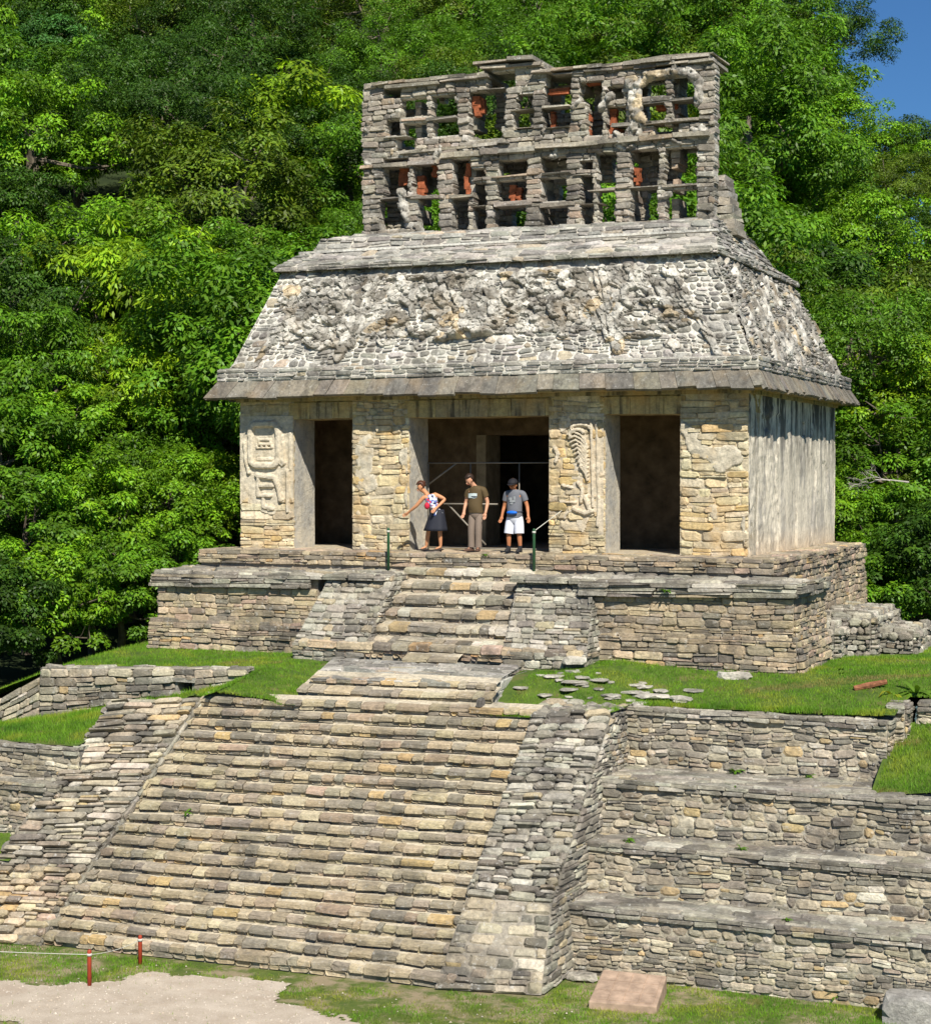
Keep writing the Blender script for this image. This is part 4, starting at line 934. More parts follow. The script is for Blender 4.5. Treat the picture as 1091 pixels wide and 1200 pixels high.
# plaque
pq=empty('information_plaque',(6.0,-9.05,-6.5),'square pinkish tilted concrete plaque lying on the lawn before the lowest wall','plaque')
bm=bmesh.new(); 
c=[Vc((5.62,-9.95,-6.40)),Vc((6.66,-9.80,-6.40)),Vc((6.5,-8.75,-6.22)),Vc((5.46,-8.78,-6.22))]
def pad(sb,c,zb,col):
    lo=[Vc((p.x,p.y,zb)) for p in c]; sb.add(c+lo,[(0,1,2,3),(7,6,5,4),(0,4,5,1),(1,5,6,2),(2,6,7,3),(3,7,4,0)],col)
sb=SB(); pad(sb,c,-6.6,(.5,.3,.2)); o=sb.build('block',M['plaque'],pq); md=o.modifiers.new('b','BEVEL'); md.width=.02; md.segments=2
sb=SB(); cc=sum(c,Vc((0,0,0)))/4
for i in range(4):
    for j in range(3):
        def bl(u,v): return (c[0]*(1-u)+c[1]*u)*(1-v)+(c[3]*(1-u)+c[2]*u)*v
        g=.012;e=.05; u0=e+(1-2*e)*i/4+g;u1=e+(1-2*e)*(i+1)/4-g;v0=e+(1-2*e)*j/3+g;v1=e+(1-2*e)*(j+1)/3-g
        q=[bl(u0,v0)+Vc((0,0,.012)),bl(u1,v0)+Vc((0,0,.012)),bl(u1,v1)+Vc((0,0,.012)),bl(u0,v1)+Vc((0,0,.012))]
        lo=[p-Vc((0,0,.02)) for p in q]; sb.add(q+lo,[(0,1,2,3),(0,4,5,1),(1,5,6,2),(2,6,7,3),(3,7,4,0)],(.5,.3,.2))
sb.build('tiles',M['plaque'],pq)
# red posts and rope
def post(name,x,y,z0,z1,r,mat,label,cat='post',group=None,knob=False):
    t=empty(name,(x,y,z0),label,cat,group)
    sb=SB(); sb.tube([(x,y,z0-.15),(x,y,z1-.03),(x,y,z1-.012),(x,y,z1)],[r,r,r*.9,r*.4],8); sb.build('shaft',mat,t,True)
    sb=SB(); sb.tube([(x,y,z1-.10),(x,y,z1-.06)],r*1.25,8,(.6,.6,.6)); sb.build('rope_ring',M['rope'],t,True)
    return t
post('rope_post',-2.1,-11.93,-6.5,-5.93,.035,M['post_red'],'front red wooden rope post standing in the lawn by the path, lower left','post','red rope posts by the path')
post('rope_post',-2.09,-10.5,-6.5,-6.03,.035,M['post_red'],'rear red rope post close to the foot of the stairway','post','red rope posts by the path')
def rope(pts,sag,r,label,seg_=10):
    sb=SB(); P=[]
    for a,b in zip(pts,pts[1:]):
        a=Vc(a);b=Vc(b)
        for i in range(seg_): 
            t=i/seg_; P.append(a.lerp(b,t)-Vc((0,0,sag*4*t*(1-t))))
    P.append(Vc(pts[-1])); sb.tube(P,r,5,(.5,.5,.45)); return tag(sb.build('rope',M['rope'],None,True),label,'rope')
rope([(-2.09,-10.5,-6.11),(-2.1,-11.93,-6.01),(-7.5,-13.2,-5.95)],.05,.0055,'thin pale rope strung between the two red posts and off to the left')
post('railing_post',-1.95,-1.22,-.335,.54,.032,M['post_green'],'left green metal post on the top steps before the temple','post','green posts at the head of the platform stair')
post('railing_post',1.37,-1.22,-.335,.56,.032,M['post_green'],'right green metal post on the top steps near the third pier','post','green posts at the head of the platform stair')
rope([(1.37,-1.22,.5),(1.55,-.02,.92)],.0,.008,'short white rope from the right green post up to the pier')
# log
sb=SB(); sb.tube([(8.35,-3.32,-2.2),(8.6,-3.22,-2.14),(8.9,-3.12,-2.07)],[.05,.06,.045],8,(.3,.13,.06)); o=sb.build('log',M['log'],None); tag(o,'short reddish rotten log lying on the grass near the right edge','log')
# barriers in the doorways
def barrier(x0,x1,y,zs,xs,label,braces=(),screen=None,mm='metal'):
    b=empty('barrier',((x0+x1)/2,y,0),label,'barrier')
    sb=SB()
    for z in zs: sb.tube([(x0,y,z),(x1,y,z)],.016,6)
    sb.build('rail',M[mm],b,True)
    sb=SB()
    for x in xs: sb.tube([(x,y+.002,.012),(x,y+.002,zs[-1])],.015,6)
    sb.build('upright',M[mm],b,True)
    for p,q in braces: sb=SB(); sb.tube([p,q],.02,6); sb.build('brace',M['metal'],b,True)
    if screen:
        sb=SB(); a,c_,z0,z1=screen; x=a
        while x<c_: sb.tube([(x,y+.03,z0),(x,y+.03,z1)],.007,4,cap=False); x+=.05
        z=z0
        while z<z1: sb.tube([(a,y+.03,z),(c_,y+.03,z)],.007,4,cap=False); z+=.05
        sb.build('wire_screen',M['mesh'],b)
barrier(-2.0,1.22,.92,(.04,1.93),(-1.98,-.96,.2,1.2),'wide metal frame barrier closing the central doorway behind the visitors',[((-1.5,.94,1.0),(-.6,.94,.12)),((-1.6,.9,1.02),(-.3,.9,1.02)),((-2,.94,1.45),(-1.3,.94,1.93))])

# ================================================================== PEOPLE
SK={'skin':(.46,.23,.14),'skin2':(.50,.27,.17)}
def pm(name,c,r=.75): 
    if name not in M: M[name]=plain(name,c,r,0,.25,.08,30)
    return M[name]
def skinned(name,nodes,edges,mat,parent,sub=1):
    """nodes: list of (x,y,z,rx,ry); first node is the root"""
    me=bpy.data.meshes.new(name); me.from_pydata([n[:3] for n in nodes],edges,[]); me.update()
    o=bpy.data.objects.new(name,me); COL.objects.link(o)
    o.modifiers.new('s','SKIN').use_smooth_shade=True
    for i,n in enumerate(nodes):
        sv=me.skin_vertices[0].data[i]; sv.radius=(n[3],n[4] if len(n)>4 else n[3]); sv.use_root=(i==0)
    m=o.modifiers.new('u','SUBSURF'); m.levels=sub; m.render_levels=sub
    bpy.context.view_layer.update()
    ev=o.evaluated_get(bpy.context.evaluated_depsgraph_get()); nm=bpy.data.meshes.new_from_object(ev)
    o.modifiers.clear(); o.data=nm; nm.name=name; nm.materials.clear(); nm.materials.append(mat); bpy.data.meshes.remove(me)
    if parent: o.parent=parent; o.location=-_wl(parent)
    return o
def lerp3(a,b,t): return tuple(a[i]*(1-t)+b[i]*t for i in range(3))
def ball(name,c,r,mat,parent,n=12,flat=None,tilt=None):
    bm=bmesh.new(); bmesh.ops.create_uvsphere(bm,u_segments=n,v_segments=n//2+2,radius=1)
    for v in bm.verts:
        p=Vector((v.co.x*r[0],v.co.y*r[1],v.co.z*r[2]))
        if flat is not None and p.z<flat: p.z=flat
        if tilt: p.rotate(tilt)
        v.co=p+Vector(c)
    me=bpy.data.meshes.new(name); bm.to_mesh(me); bm.free(); me.materials.append(mat); me.polygons.foreach_set('use_smooth',[True]*len(me.polygons))
    return link(name,me,parent)
def figure(P,J,label,skin,R=1.,hands=1):
    """J: joint dictionary in world space"""
    nodes=[];E=[];ix={}
    def nd(k,p,rx,ry=None,par=None):
        ix[k]=len(nodes); nodes.append((*p,rx*R,(ry or rx)*R))
        if par is not None: E.append((ix[par],ix[k]))
    nd('pel',J['pel'],.125,.095); nd('waist',J['waist'],.115,.085,'pel'); nd('chest',J['chest'],.14,.1,'waist'); nd('nb',J['neck'],.06,.06,'chest')
    hd=Vector(J['head']); up=Vector(J.get('up',(0,0,1))).normalized(); fw=Vector(J['face']).normalized(); rt=fw.cross(up).normalized()
    nd('n2',tuple(Vector(J['neck']).lerp(hd,.45)),.048,.05,'nb'); nd('h0',tuple(hd-up*.045+fw*.01),.068,.078,'n2'); nd('h1',tuple(hd+up*.03),.078,.09,'h0'); nd('h2',tuple(hd+up*.085-fw*.005),.055,.066,'h1')
    for s in 'LR':
        sg=-1 if s=='R' else 1
        nd('sh'+s,J['sh'+s],.06,.06,'chest'); nd('el'+s,J['el'+s],.041,.041,'sh'+s); nd('fa'+s,lerp3(J['el'+s],J['wr'+s],.4),.038,.038,'el'+s); nd('wr'+s,J['wr'+s],.025,.025,'fa'+s)
        w=Vector(J['wr'+s]); d=(w-Vector(J['el'+s])).normalized(); sd2=d.cross(Vector((0,-1,0))); sd2=sd2.normalized() if sd2.length>.1 else Vector((1,0,0))
        nd('pa'+s,tuple(w+d*.06),.034,.02,'wr'+s)
        pa=w+d*.07
        for q in range(4):
            off=(q-1.5)*.019; ln=(.06,.075,.07,.055)[q]; cv=Vector((0,-1,0))*.02
            nd(f'f{q}{s}',tuple(pa+sd2*off+d*.02),.0095,.0095,'pa'+s); nd(f'g{q}{s}',tuple(pa+sd2*off+d*(.02+ln*.55)+cv*.4),.0088,.0088,f'f{q}{s}'); nd(f'e{q}{s}',tuple(pa+sd2*off+d*(.02+ln)+cv*1.5),.0075,.0075,f'g{q}{s}')
        th=sd2*sg*.03
        nd('t0'+s,tuple(w+d*.03+th),.011,.011,'wr'+s); nd('t1'+s,tuple(w+d*.075+th*1.7+Vector((0,-.02,0))),.009,.009,'t0'+s)
        nd('hip'+s,J['hip'+s],.085,.085,'pel'); nd('th'+s,lerp3(J['hip'+s],J['kn'+s],.5),.072,.075,'hip'+s); nd('kn'+s,J['kn'+s],.05,.052,'th'+s); nd('ca'+s,lerp3(J['kn'+s],J['an'+s],.35),.05,.055,'kn'+s); nd('an'+s,J['an'+s],.032,.036,'ca'+s)
        t=Vector(J['an'+s])+Vector(J.get('toe'+s,(0,-.16,0)))+Vector((0,0,-.045)); nd('to'+s,tuple(t-Vector(J.get('toe'+s,(0,-.16,0)))*.2),.026,.016,'an'+s)
    body=skinned('body',nodes,E,skin,P,2)
    # face
    dark=pm('eye_dark',(.02,.015,.012),.4); ey=hd+fw*.082+up*.005
    for sg in (-1,1): ball('eye',tuple(ey+rt*sg*.031),(.011,.008,.007),dark,P,8); ball('ear',tuple(hd+rt*sg*.08-up*.005),(.012,.024,.032),skin,P,8)
    ball('nose',tuple(hd+fw*.094-up*.022),(.014,.022,.022),skin,P,8); ball('mouth',tuple(hd+fw*.083-up*.055),(.024,.01,.006),pm('lip',(.35,.1,.08)),P,8)
    return hd,up,fw,rt
def hairdo(P,hd,up,fw,rt,mat,full=.0):
    bm=bmesh.new(); bmesh.ops.create_uvsphere(bm,u_segments=20,v_segments=12,radius=1)
    rem=[]
    for v in bm.verts:
        p=v.co.copy(); n=noise.noise(p*4)*.06
        q=hd+rt*p.x*.088*(1+n)+(-fw)*(p.y*.102*(1+n)+.012)+up*(p.z*.105*(1+n)+.032)
        if p.y<-.2 and p.z<.30-full or p.z<-.55: rem.append(v)
        v.co=q
    bmesh.ops.delete(bm,geom=rem,context='VERTS'); me=bpy.data.meshes.new('hair'); bm.to_mesh(me); bm.free(); me.materials.append(mat); me.polygons.foreach_set('use_smooth',[True]*len(me.polygons))
    o=link('hair',me,P); s=o.modifiers.new('t','SOLIDIFY'); s.thickness=.008; return o
def cloth(name,nodes,E,mat,P): return skinned(name,nodes,E,mat,P,2)
def shoes(P,J,mat,h=.045,open_=False):
    for s in 'LR':
        a=Vector(J['an'+s]); d=Vector(J.get('toe'+s,(0,-.16,0))); dn=Vector((d.x,d.y,0)).normalized(); z=J['floor']
        c=Vector((a.x,a.y,z))+dn*.07; sd=Vector((dn.y,-dn.x,0))
        bm=bmesh.new(); bmesh.ops.create_uvsphere(bm,u_segments=14,v_segments=8,radius=1)
        for v in bm.verts:
            p=v.co.copy(); hh=(h if p.z>0 else .0)*(2.2 if p.y<0 else 1.25)
            v.co=c+dn*p.y*.15+sd*p.x*(.056 if p.y>0 else .05)+Vector((0,0,max(0,p.z)*hh+.014+min(0,p.z)*.014))
        me=bpy.data.meshes.new('shoe'); bm.to_mesh(me); bm.free(); me.materials.append(mat); me.polygons.foreach_set('use_smooth',[True]*len(me.polygons)); link('shoe',me,P)
FZ=.03
def legs(x,y,hz,kz,w=.09,dx=(0,0),ax=None):
    ax=ax or (x-w,x+w); return {'hipR':(x-w*.9,y,hz-.04),'hipL':(x+w*.9,y,hz-.04),'knR':(ax[0]*.6+(x-w)*.4,y-.03,kz),'knL':(ax[1]*.6+(x+w)*.4,y-.03,kz),'anR':(ax[0],y+.01,FZ+.08),'anL':(ax[1],y+.01,FZ+.08)}
def rings(sb,R_,n=20):
    vs=[];fs=[]
    for (c,rx,ry) in R_:
        for q in range(n):
            a=2*PI*q/n; w=1+.03*math.sin(3*a+c[2]*40); vs.append(Vector((c[0]+rx*w*math.cos(a),c[1]+ry*w*math.sin(a),c[2])))
    for i in range(len(R_)-1):
        for q in range(n): fs.append((i*n+q,i*n+(q+1)%n,(i+1)*n+(q+1)%n,(i+1)*n+q))
    sb.add(vs,fs,(0,0,0))
def tshirt(P,J,mat,hem,slv=.55,rx=.165,ry=.128):
    sb=SB(); sm=(Vector(J['shR'])+Vector(J['shL']))/2; px_,py_=J['pel'][:2]
    rings(sb,[((px_,py_-.01,hem),rx,ry),((px_,py_-.015,hem+.06),rx*.99,ry*1.03),(J['waist'],rx*.97,ry*1.04),(lerp3(J['waist'],J['chest'],.5),rx*.99,ry),(J['chest'],rx*1.03,ry*.98),(tuple(sm+Vector((0,0,-.02))),rx*1.06,ry*.92),(tuple(sm+Vector((0,0,.045))),rx*.98,ry*.8),(tuple(sm+Vector((0,0,.085))),rx*.52,ry*.66)])
    for q in 'RL':
        a=Vector(J['sh'+q]);e=Vector(J['el'+q]); ins=a.lerp(sm,.3)+Vector((0,0,.0)); sb.tube([ins,a,a.lerp(e,slv*.5),a.lerp(e,slv)],[.078,.082,.077,.074],12,cap=False)
    o=sb.build('t_shirt',mat,P,True); m_=o.modifiers.new('u','SUBSURF'); m_.levels=m_.render_levels=1; return o
def pants(P,J,mat,name,hemt,r0=.105,r1=.085,rx=.16,ry=.125,top=.1):
    sb=SB(); px_,py_,pz=J['pel']
    rings(sb,[((px_,py_,pz+top),rx*.96,ry*.95),((px_,py_,pz+top*.4),rx,ry),((px_,py_,pz-.03),rx*1.03,ry*1.02),((px_,py_,pz-.10),rx*.98,ry*.95),((px_,py_,pz-.16),rx*.5,ry*.6)])
    for q in 'RL':
        h_=Vector(J['hip'+q]);k_=Vector(J['kn'+q]);a_=Vector(J['an'+q]); pts=[h_+Vector((0,0,.02)),h_.lerp(k_,.3)]
        rr_=[r0*.8,r0]
        if hemt<=1: pts+=[h_.lerp(k_,hemt*.7),h_.lerp(k_,hemt)]; rr_+=[(r0+r1)/2,r1]
        else: pts+=[h_.lerp(k_,.7),k_,k_.lerp(a_,.5),k_.lerp(a_,.95)]; rr_+=[r0*.9,(r0+r1)/2*.92,r1*.9,r1]
        sb.tube(pts,rr_,14,cap=False)
    o=sb.build(name,mat,P,True); m_=o.modifiers.new('u','SUBSURF'); m_.levels=m_.render_levels=1; return o
# woman bending towards the pier
P1=empty('person',(-1.3,-.5,0),'woman in a patterned sleeveless top and dark skirt, bending to reach down beside the pier','person')
y=-.5
J=dict(pel=(-1.15,y+.06,.83),waist=(-1.19,y+.04,.93),chest=(-1.27,y-.01,1.12),neck=(-1.36,y-.05,1.26),head=(-1.47,y-.1,1.40),up=(-.35,-.2,.9),face=(-.75,-.6,-.45),
 shR=(-1.40,y-.1,1.19),elR=(-1.57,y-.14,.99),wrR=(-1.76,y-.12,.86),shL=(-1.19,y+.04,1.24),elL=(-.98,y+.08,1.14),wrL=(-1.10,y-.1,.96),floor=FZ,**legs(-1.16,y+.05,.83,.46,.09,ax=(-1.42,-1.08)))
J['toeR']=(-.12,-.10,0);J['toeL']=(-.12,-.10,0)
sk=pm('skin_tanned',(.50,.235,.12),.55)
h=figure(P1,J,'',sk,.95)
m=NT('floral_fabric'); v=m.node('ShaderNodeTexVoronoi'); v.inputs['Scale'].default_value=26; m.link(m.coord(),v.inputs['Vector'])
cr=m.node('ShaderNodeValToRGB'); cr.color_ramp.interpolation='CONSTANT'; m.link(v.outputs['Color'],cr.inputs[0])
for i,(p,c) in enumerate([(0,(.65,.66,.7,1)),(.35,(.12,.17,.4,1)),(.55,(.6,.62,.68,1)),(.72,(.5,.03,.06,1)),(.82,(.03,.04,.1,1))]):
    e=cr.color_ramp.elements[i] if i<2 else cr.color_ramp.elements.new(p); e.position=p; e.color=c
m.base(cr.outputs[0]); M['floral']=m.m
cloth('top',[(*J['waist'],.135,.105),(*J['chest'],.155,.118),(*lerp3(J['chest'],J['neck'],.6),.085,.08),(*J['shR'],.05,.05),(*J['shL'],.05,.05),(-1.16,y+.06,.82,.14,.11)],[(0,1),(1,2),(1,3),(1,4),(0,5)],M['floral'],P1)
def skirt(P,cx,cy,z0,z1,r0,r1,mat,name='skirt',lean=(0,0)):
    sb=SB(); vs=[];n=24;k=8
    for i in range(k+1):
        t=i/k; z=z0*(1-t)+z1*t
        for q in range(n):
            a=2*PI*q/n; r=(r0*(1-t)+r1*t)*(1+.07*t*math.sin(a*6)); vs.append(Vector((cx+lean[0]*t+r*math.cos(a)*1.1,cy+lean[1]*t+r*math.sin(a)*.85,z)))
    fs=[(i*n+q,i*n+(q+1)%n,(i+1)*n+(q+1)%n,(i+1)*n+q) for i in range(k) for q in range(n)]
    sb.add(vs,fs,(0,0,0)); o=sb.build(name,mat,P,True); o.modifiers.new('t','SOLIDIFY').thickness=.01
skirt(P1,-1.155,y+.06,.92,.46,.125,.225,pm('dark_skirt',(.018,.02,.03)),lean=(-.03,-.03))
hairdo(P1,*h,pm('brown_hair',(.06,.022,.012),.5)); ball('hair_bun',tuple(h[0]-h[2]*.1+h[1]*.07),(.045,.045,.04),pm('brown_hair',(.06,.022,.012)),P1,10)
shoes(P1,J,pm('dark_sandal',(.03,.022,.02)),.02)
ball('handbag',(-1.30,y-.16,1.0),(.06,.05,.075),pm('red_bag',(.5,.02,.05)),P1,10)
# man looking down
P2=empty('person',(-.3,-.45,0),'man in an olive brown printed t-shirt and grey trousers looking down at the steps','person')
y=-.42; x=-.26
J=dict(pel=(x,y,.88),waist=(x-.02,y-.03,1.0),chest=(x-.0,y-.0,1.24),neck=(x-.03,y-.03,1.42),head=(x-.10,y-.12,1.55),up=(-.25,-.4,.88),face=(-.45,-.7,-.55),
 shR=(x-.17,y-.02,1.35),elR=(x-.24,y+.02,1.08),wrR=(x-.25,y-.08,.88),shL=(x+.17,y+.0,1.35),elL=(x+.25,y+.04,1.08),wrL=(x+.24,y-.05,.86),floor=FZ,**legs(x,y,.88,.47,.085,ax=(x-.11,x+.05)))
J['toeR']=(-.08,-.14,0);J['toeL']=(.03,-.15,0)
sk2=pm('skin_fair',(.52,.27,.17),.55); h=figure(P2,J,'',sk2,1.04)
ol=pm('olive_cotton',(.085,.058,.026))
tshirt(P2,J,ol,.86)
def patch(name,c,w,hh,mat,P,cols=None,curve=.03):
    sb=SB(); vs=[];n=8;k=5
    for i in range(n+1):
        for q in range(k+1):
            u=i/n-.5;v=q/k-.5; vs.append(Vector(c)+Vector((u*w,curve*4*u*u,v*hh+.01*noise.noise((u*5,v*5,3.)))))
    sb.add(vs,[(i*(k+1)+q,(i+1)*(k+1)+q,(i+1)*(k+1)+q+1,i*(k+1)+q+1) for i in range(n) for q in range(k)],(0,0,0)); return sb.build(name,mat,P,True)
patch('chest_print',(x-.03,y-.148,1.22),.2,.10,pm('pale_print',(.45,.52,.53)),P2); patch('chest_print',(x-.01,y-.154,1.2),.17,.025,pm('dark_print',(.06,.07,.09)),P2)
gt=pm('grey_trousers',(.20,.155,.125))
pants(P2,J,gt,'trousers',2,.092,.078,.15,.118)
hairdo(P2,*h,pm('dark_hair',(.03,.017,.012),.5)); shoes(P2,J,pm('brown_shoe',(.09,.05,.035)))
# boy with cap
P3=empty('person',(.65,-.5,0),'young man in grey t-shirt, white shorts, black cap and blue waist pouch','person')
y=-.5; x=.66
J=dict(pel=(x,y,.80),waist=(x,y-.02,.92),chest=(x,y,1.14),neck=(x-.01,y-.0,1.33),head=(x-.02,y-.06,1.45),up=(0,-.18,1),face=(-.05,-1,-.25),
 shR=(x-.18,y,1.27),elR=(x-.25,y+.03,1.0),wrR=(x-.28,y-.04,.80),shL=(x+.18,y,1.27),elL=(x+.27,y+.03,1.0),wrL=(x+.32,y-.04,.80),floor=FZ,**legs(x,y,.80,.42,.1,ax=(x-.14,x+.12)))
sk3=pm('skin_dark_tan',(.42,.17,.08),.55); h=figure(P3,J,'',sk3,1.02)
tshirt(P3,J,pm('grey_cotton',(.13,.135,.155)),.77,rx=.17,ry=.135)
for (a,b,w_,h_) in ((-.04,1.16,.07,.05),(.045,1.175,.05,.07),(.0,1.11,.13,.045),(-.02,1.06,.07,.035)): patch('chest_print',(x+a,y-.153,b),w_,h_,pm('pale_print2',(.24,.255,.27)),P3,curve=.005)
pants(P3,J,pm('pale_shorts',(.60,.62,.70)),'shorts',.98,.108,.108,.165,.13)
ball('waist_pouch',(x+.0,y-.17,.87),(.12,.05,.04),pm('blue_nylon',(.01,.13,.6),.5),P3,14); sb=SB(); sb.tube([(x+.17*math.cos(a*PI/10),y+.155*math.sin(a*PI/10),.885) for a in range(21)],.012,5,cap=False); sb.build('pouch_strap',pm('dark_skirt',(.02,.02,.03)),P3,True)
hairdo(P3,*h,pm('dark_hair',(.03,.017,.012)))
cap=pm('black_cap',(.012,.012,.016)); hd,up,fw,rt=h
bm=bmesh.new(); bmesh.ops.create_uvsphere(bm,u_segments=20,v_segments=10,radius=1); rem=[]
for v in bm.verts:
    p=v.co.copy(); 
    if p.z<-.05: rem.append(v)
    v.co=hd+up*.035+rt*p.x*.1-fw*p.y*.115+up*p.z*.1
bmesh.ops.delete(bm,geom=rem,context='VERTS'); me=bpy.data.meshes.new('cap'); bm.to_mesh(me); bm.free(); me.materials.append(cap); me.polygons.foreach_set('use_smooth',[True]*len(me.polygons)); co=link('cap',me,P3); co.modifiers.new('t','SOLIDIFY').thickness=.008
sb=SB(); vs=[];
for i in range(9):
    a=PI*i/8; vs+= [hd+up*.04+rt*math.cos(a)*.09+fw*(.06+math.sin(a)*.03),hd+up*.035+rt*math.cos(a)*.085+fw*(.06+math.sin(a)*.125)]
sb.add(vs,[(2*i,2*i+2,2*i+3,2*i+1) for i in range(8)],(0,0,0)); o=sb.build('cap_brim',cap,co,True); o.modifiers.new('t','SOLIDIFY').thickness=.008
shoes(P3,J,pm('black_shoe',(.02,.02,.022)),.055)
for s in 'LR': sb=SB(); a=Vector(J['an'+s]); sb.tube([a+Vc((0,0,-.02)),a+Vc((0,0,.06))],.044,8,cap=False); sb.build('sock',pm('black_sock',(.02,.02,.025)),P3,True)

# ================================================================== FOREST
def hill(x,y):
    p=Vector((x,y,0))-CAM; d=p.dot(VH); l=p.dot(RH); r=l/max(d,20)
    g=1.08-.78*cl((r-.13)/.10)
    z=-3.2+.46*max(0,d-50)*g+.9*noise.noise((x*.07,y*.07,1.))
    z+=.3*max(0,(-.20-r))*max(0,d-40)
    if d<46: z=min(z,-3.4)
    return z
def wpos(d,l): q=CAM+VH*d+RH*l; return q.x,q.y
# hillside sheet in view-aligned rows, wide enough for a step to either side
vs=[];fs=[];nd_,nl=46,50
for i in range(nd_):
    d=41+i*3.2
    for k in range(nl):
        l=(-.75+1.5*k/(nl-1))*d*.9; x,y=wpos(d,l)
        if d<50 and -9<x<12 and y<9: z=-3.6
        else: z=hill(x,y)
        vs.append((x,y,z))
fs=[(i*nl+k,i*nl+k+1,(i+1)*nl+k+1,(i+1)*nl+k) for i in range(nd_-1) for k in range(nl-1)]
me=bpy.data.meshes.new('hillside'); me.from_pydata(vs,[],fs); me.materials.append(M['floor']); me.polygons.foreach_set('use_smooth',[True]*len(fs)); tag(link('hillside',me),kind='structure')

def crown(seed,nc,nl,L,asp=.8,cr=(.22,.36),wid=.42,droop=.3,fine=False,vert=0.):
    """unit crown (radius about 1) made of leaves in clumps; nc clumps, nl leaves per clump"""
    rg=np.random.default_rng(seed); Vs=[];Cs=[]
    cen=[]
    for i in range(nc):
        a=rg.uniform(0,2*PI); cz=rg.uniform(-.6,1); s=math.sqrt(1-cz*cz); k=rg.uniform(.35,1.)**.6*(1+.55*noise.noise((math.cos(a)*1.6,math.sin(a)*1.6,seed*1.7+cz*1.6)))
        cen.append((math.cos(a)*s*k,math.sin(a)*s*k,cz*asp*k,rg.uniform(*cr),rg.uniform(.5,1.4)))
    for cx_,cy_,cz_,r,sh in cen:
        n=int(nl*(r/cr[1])**2*1.3)
        d=rg.normal(size=(n,3)); d[:,2]=d[:,2]*.8+.35; d/=np.linalg.norm(d,axis=1)[:,None]
        rad=r*rg.uniform(.35,1.08,n)**.45; out=np.array([cx_,cy_,cz_*.8+.25]); out=out/(np.linalg.norm(out)+1e-6)
        p=np.array([cx_,cy_,cz_])+d*rad[:,None]*np.array([1,1,.68])
        nrm=d*.55+out*.35+np.array([0,0,.55])+rg.normal(size=(n,3))*.38; nrm/=np.linalg.norm(nrm,axis=1)[:,None]
        ax=d*np.array([1,1,.3])+rg.normal(size=(n,3))*.55-np.array([0,0,droop]); ax-=nrm*np.sum(ax*nrm,1)[:,None]; ax/=np.linalg.norm(ax,axis=1)[:,None]+1e-9
        sd3=np.cross(nrm,ax); l=L*rg.uniform(.65,1.35,n)[:,None]; w=l*wid*.5
        q=np.empty((n,4,3)); q[:,0]=p; q[:,1]=p+ax*l*.45+sd3*w-nrm*l*.05; q[:,2]=p+ax*l-nrm*l*.14; q[:,3]=p+ax*l*.45-sd3*w-nrm*l*.05
        b=sh*rg.uniform(.7,1.3,n); hue=rg.uniform(0,1,n)**2
        c=np.stack([b*(1+.45*hue),b*(1+.12*hue),b*(1-.2*hue)],1)
        Vs.append(q.reshape(-1,3)); Cs.append(np.repeat(c,4,0))
    V=np.concatenate(Vs);C=np.concatenate(Cs); return tri_mesh('crown',V,np.arange(len(V)).reshape(-1,4),C,M['leaf'],'shade'),cen
def trunk_mesh(cen,hgt,seed,mat,pale=.2,nl=9):
    """unit: crown centre at origin, trunk foot at z=-hgt"""
    sb=SB(); rg=random.Random(seed); lean=rg.uniform(-.15,.15); top=Vc((0,0,.25))
    pts=[Vc((lean*1.2,lean*.5,-hgt)),Vc((lean*.7,.03,-hgt*.6)),Vc((.04,lean*.2,-hgt*.25)),Vc((0,0,.0)),top]
    sb.tube(pts,[.075,.06,.05,.042,.02],7)
    for c in rg.sample(cen,min(nl,len(cen))):
        e=Vc(c[:3]); s_=pts[2].lerp(top,rg.uniform(0,.8)); mid=s_.lerp(e,.5)+Vc((rg.uniform(-.1,.1),rg.uniform(-.1,.1),-.08))
        e=e*(.92+rg.uniform(-.1,.12)); sb.tube([s_,mid,e],[.026,.017,.006],5)
        for _ in range(3):
            f=mid.lerp(e,rg.uniform(.2,.9)); g=f+Vc((rg.uniform(-.22,.22),rg.uniform(-.22,.22),rg.uniform(-.05,.22))); sb.tube([f,f.lerp(g,.5)+Vc((0,0,-.02)),g],[.010,.007,.003],4)
    me=bpy.data.meshes.new('trunk'); me.from_pydata([tuple(v) for v in sb.v],[],sb.f); me.materials.append(mat); me.update(); return me
KIND=[]
specs=[ # name, clumps, leaves, leaf length, aspect, clump radii, width, droop
('leafy',120,300,.050,.85,(.09,.22),.42,.3),('leafy',140,260,.044,.8,(.08,.20),.45,.2),('leafy',100,330,.056,.95,(.10,.24),.4,.5),
('feathery',190,270,.034,.62,(.07,.17),.38,.1),('feathery',200,260,.032,.75,(.07,.16),.38,.1),
('bright',85,210,.080,.85,(.10,.24),.34,.9),('bushy',100,270,.066,.95,(.10,.24),.5,.35),('bushy',115,240,.060,1.05,(.09,.22),.5,.4)]
for i,s in enumerate(specs):
    me,cen=crown(100+i,*s[1:4],asp=s[4],cr=s[5],wid=s[6],droop=s[7])
    KIND.append((s[0],me,cen))
TR={}
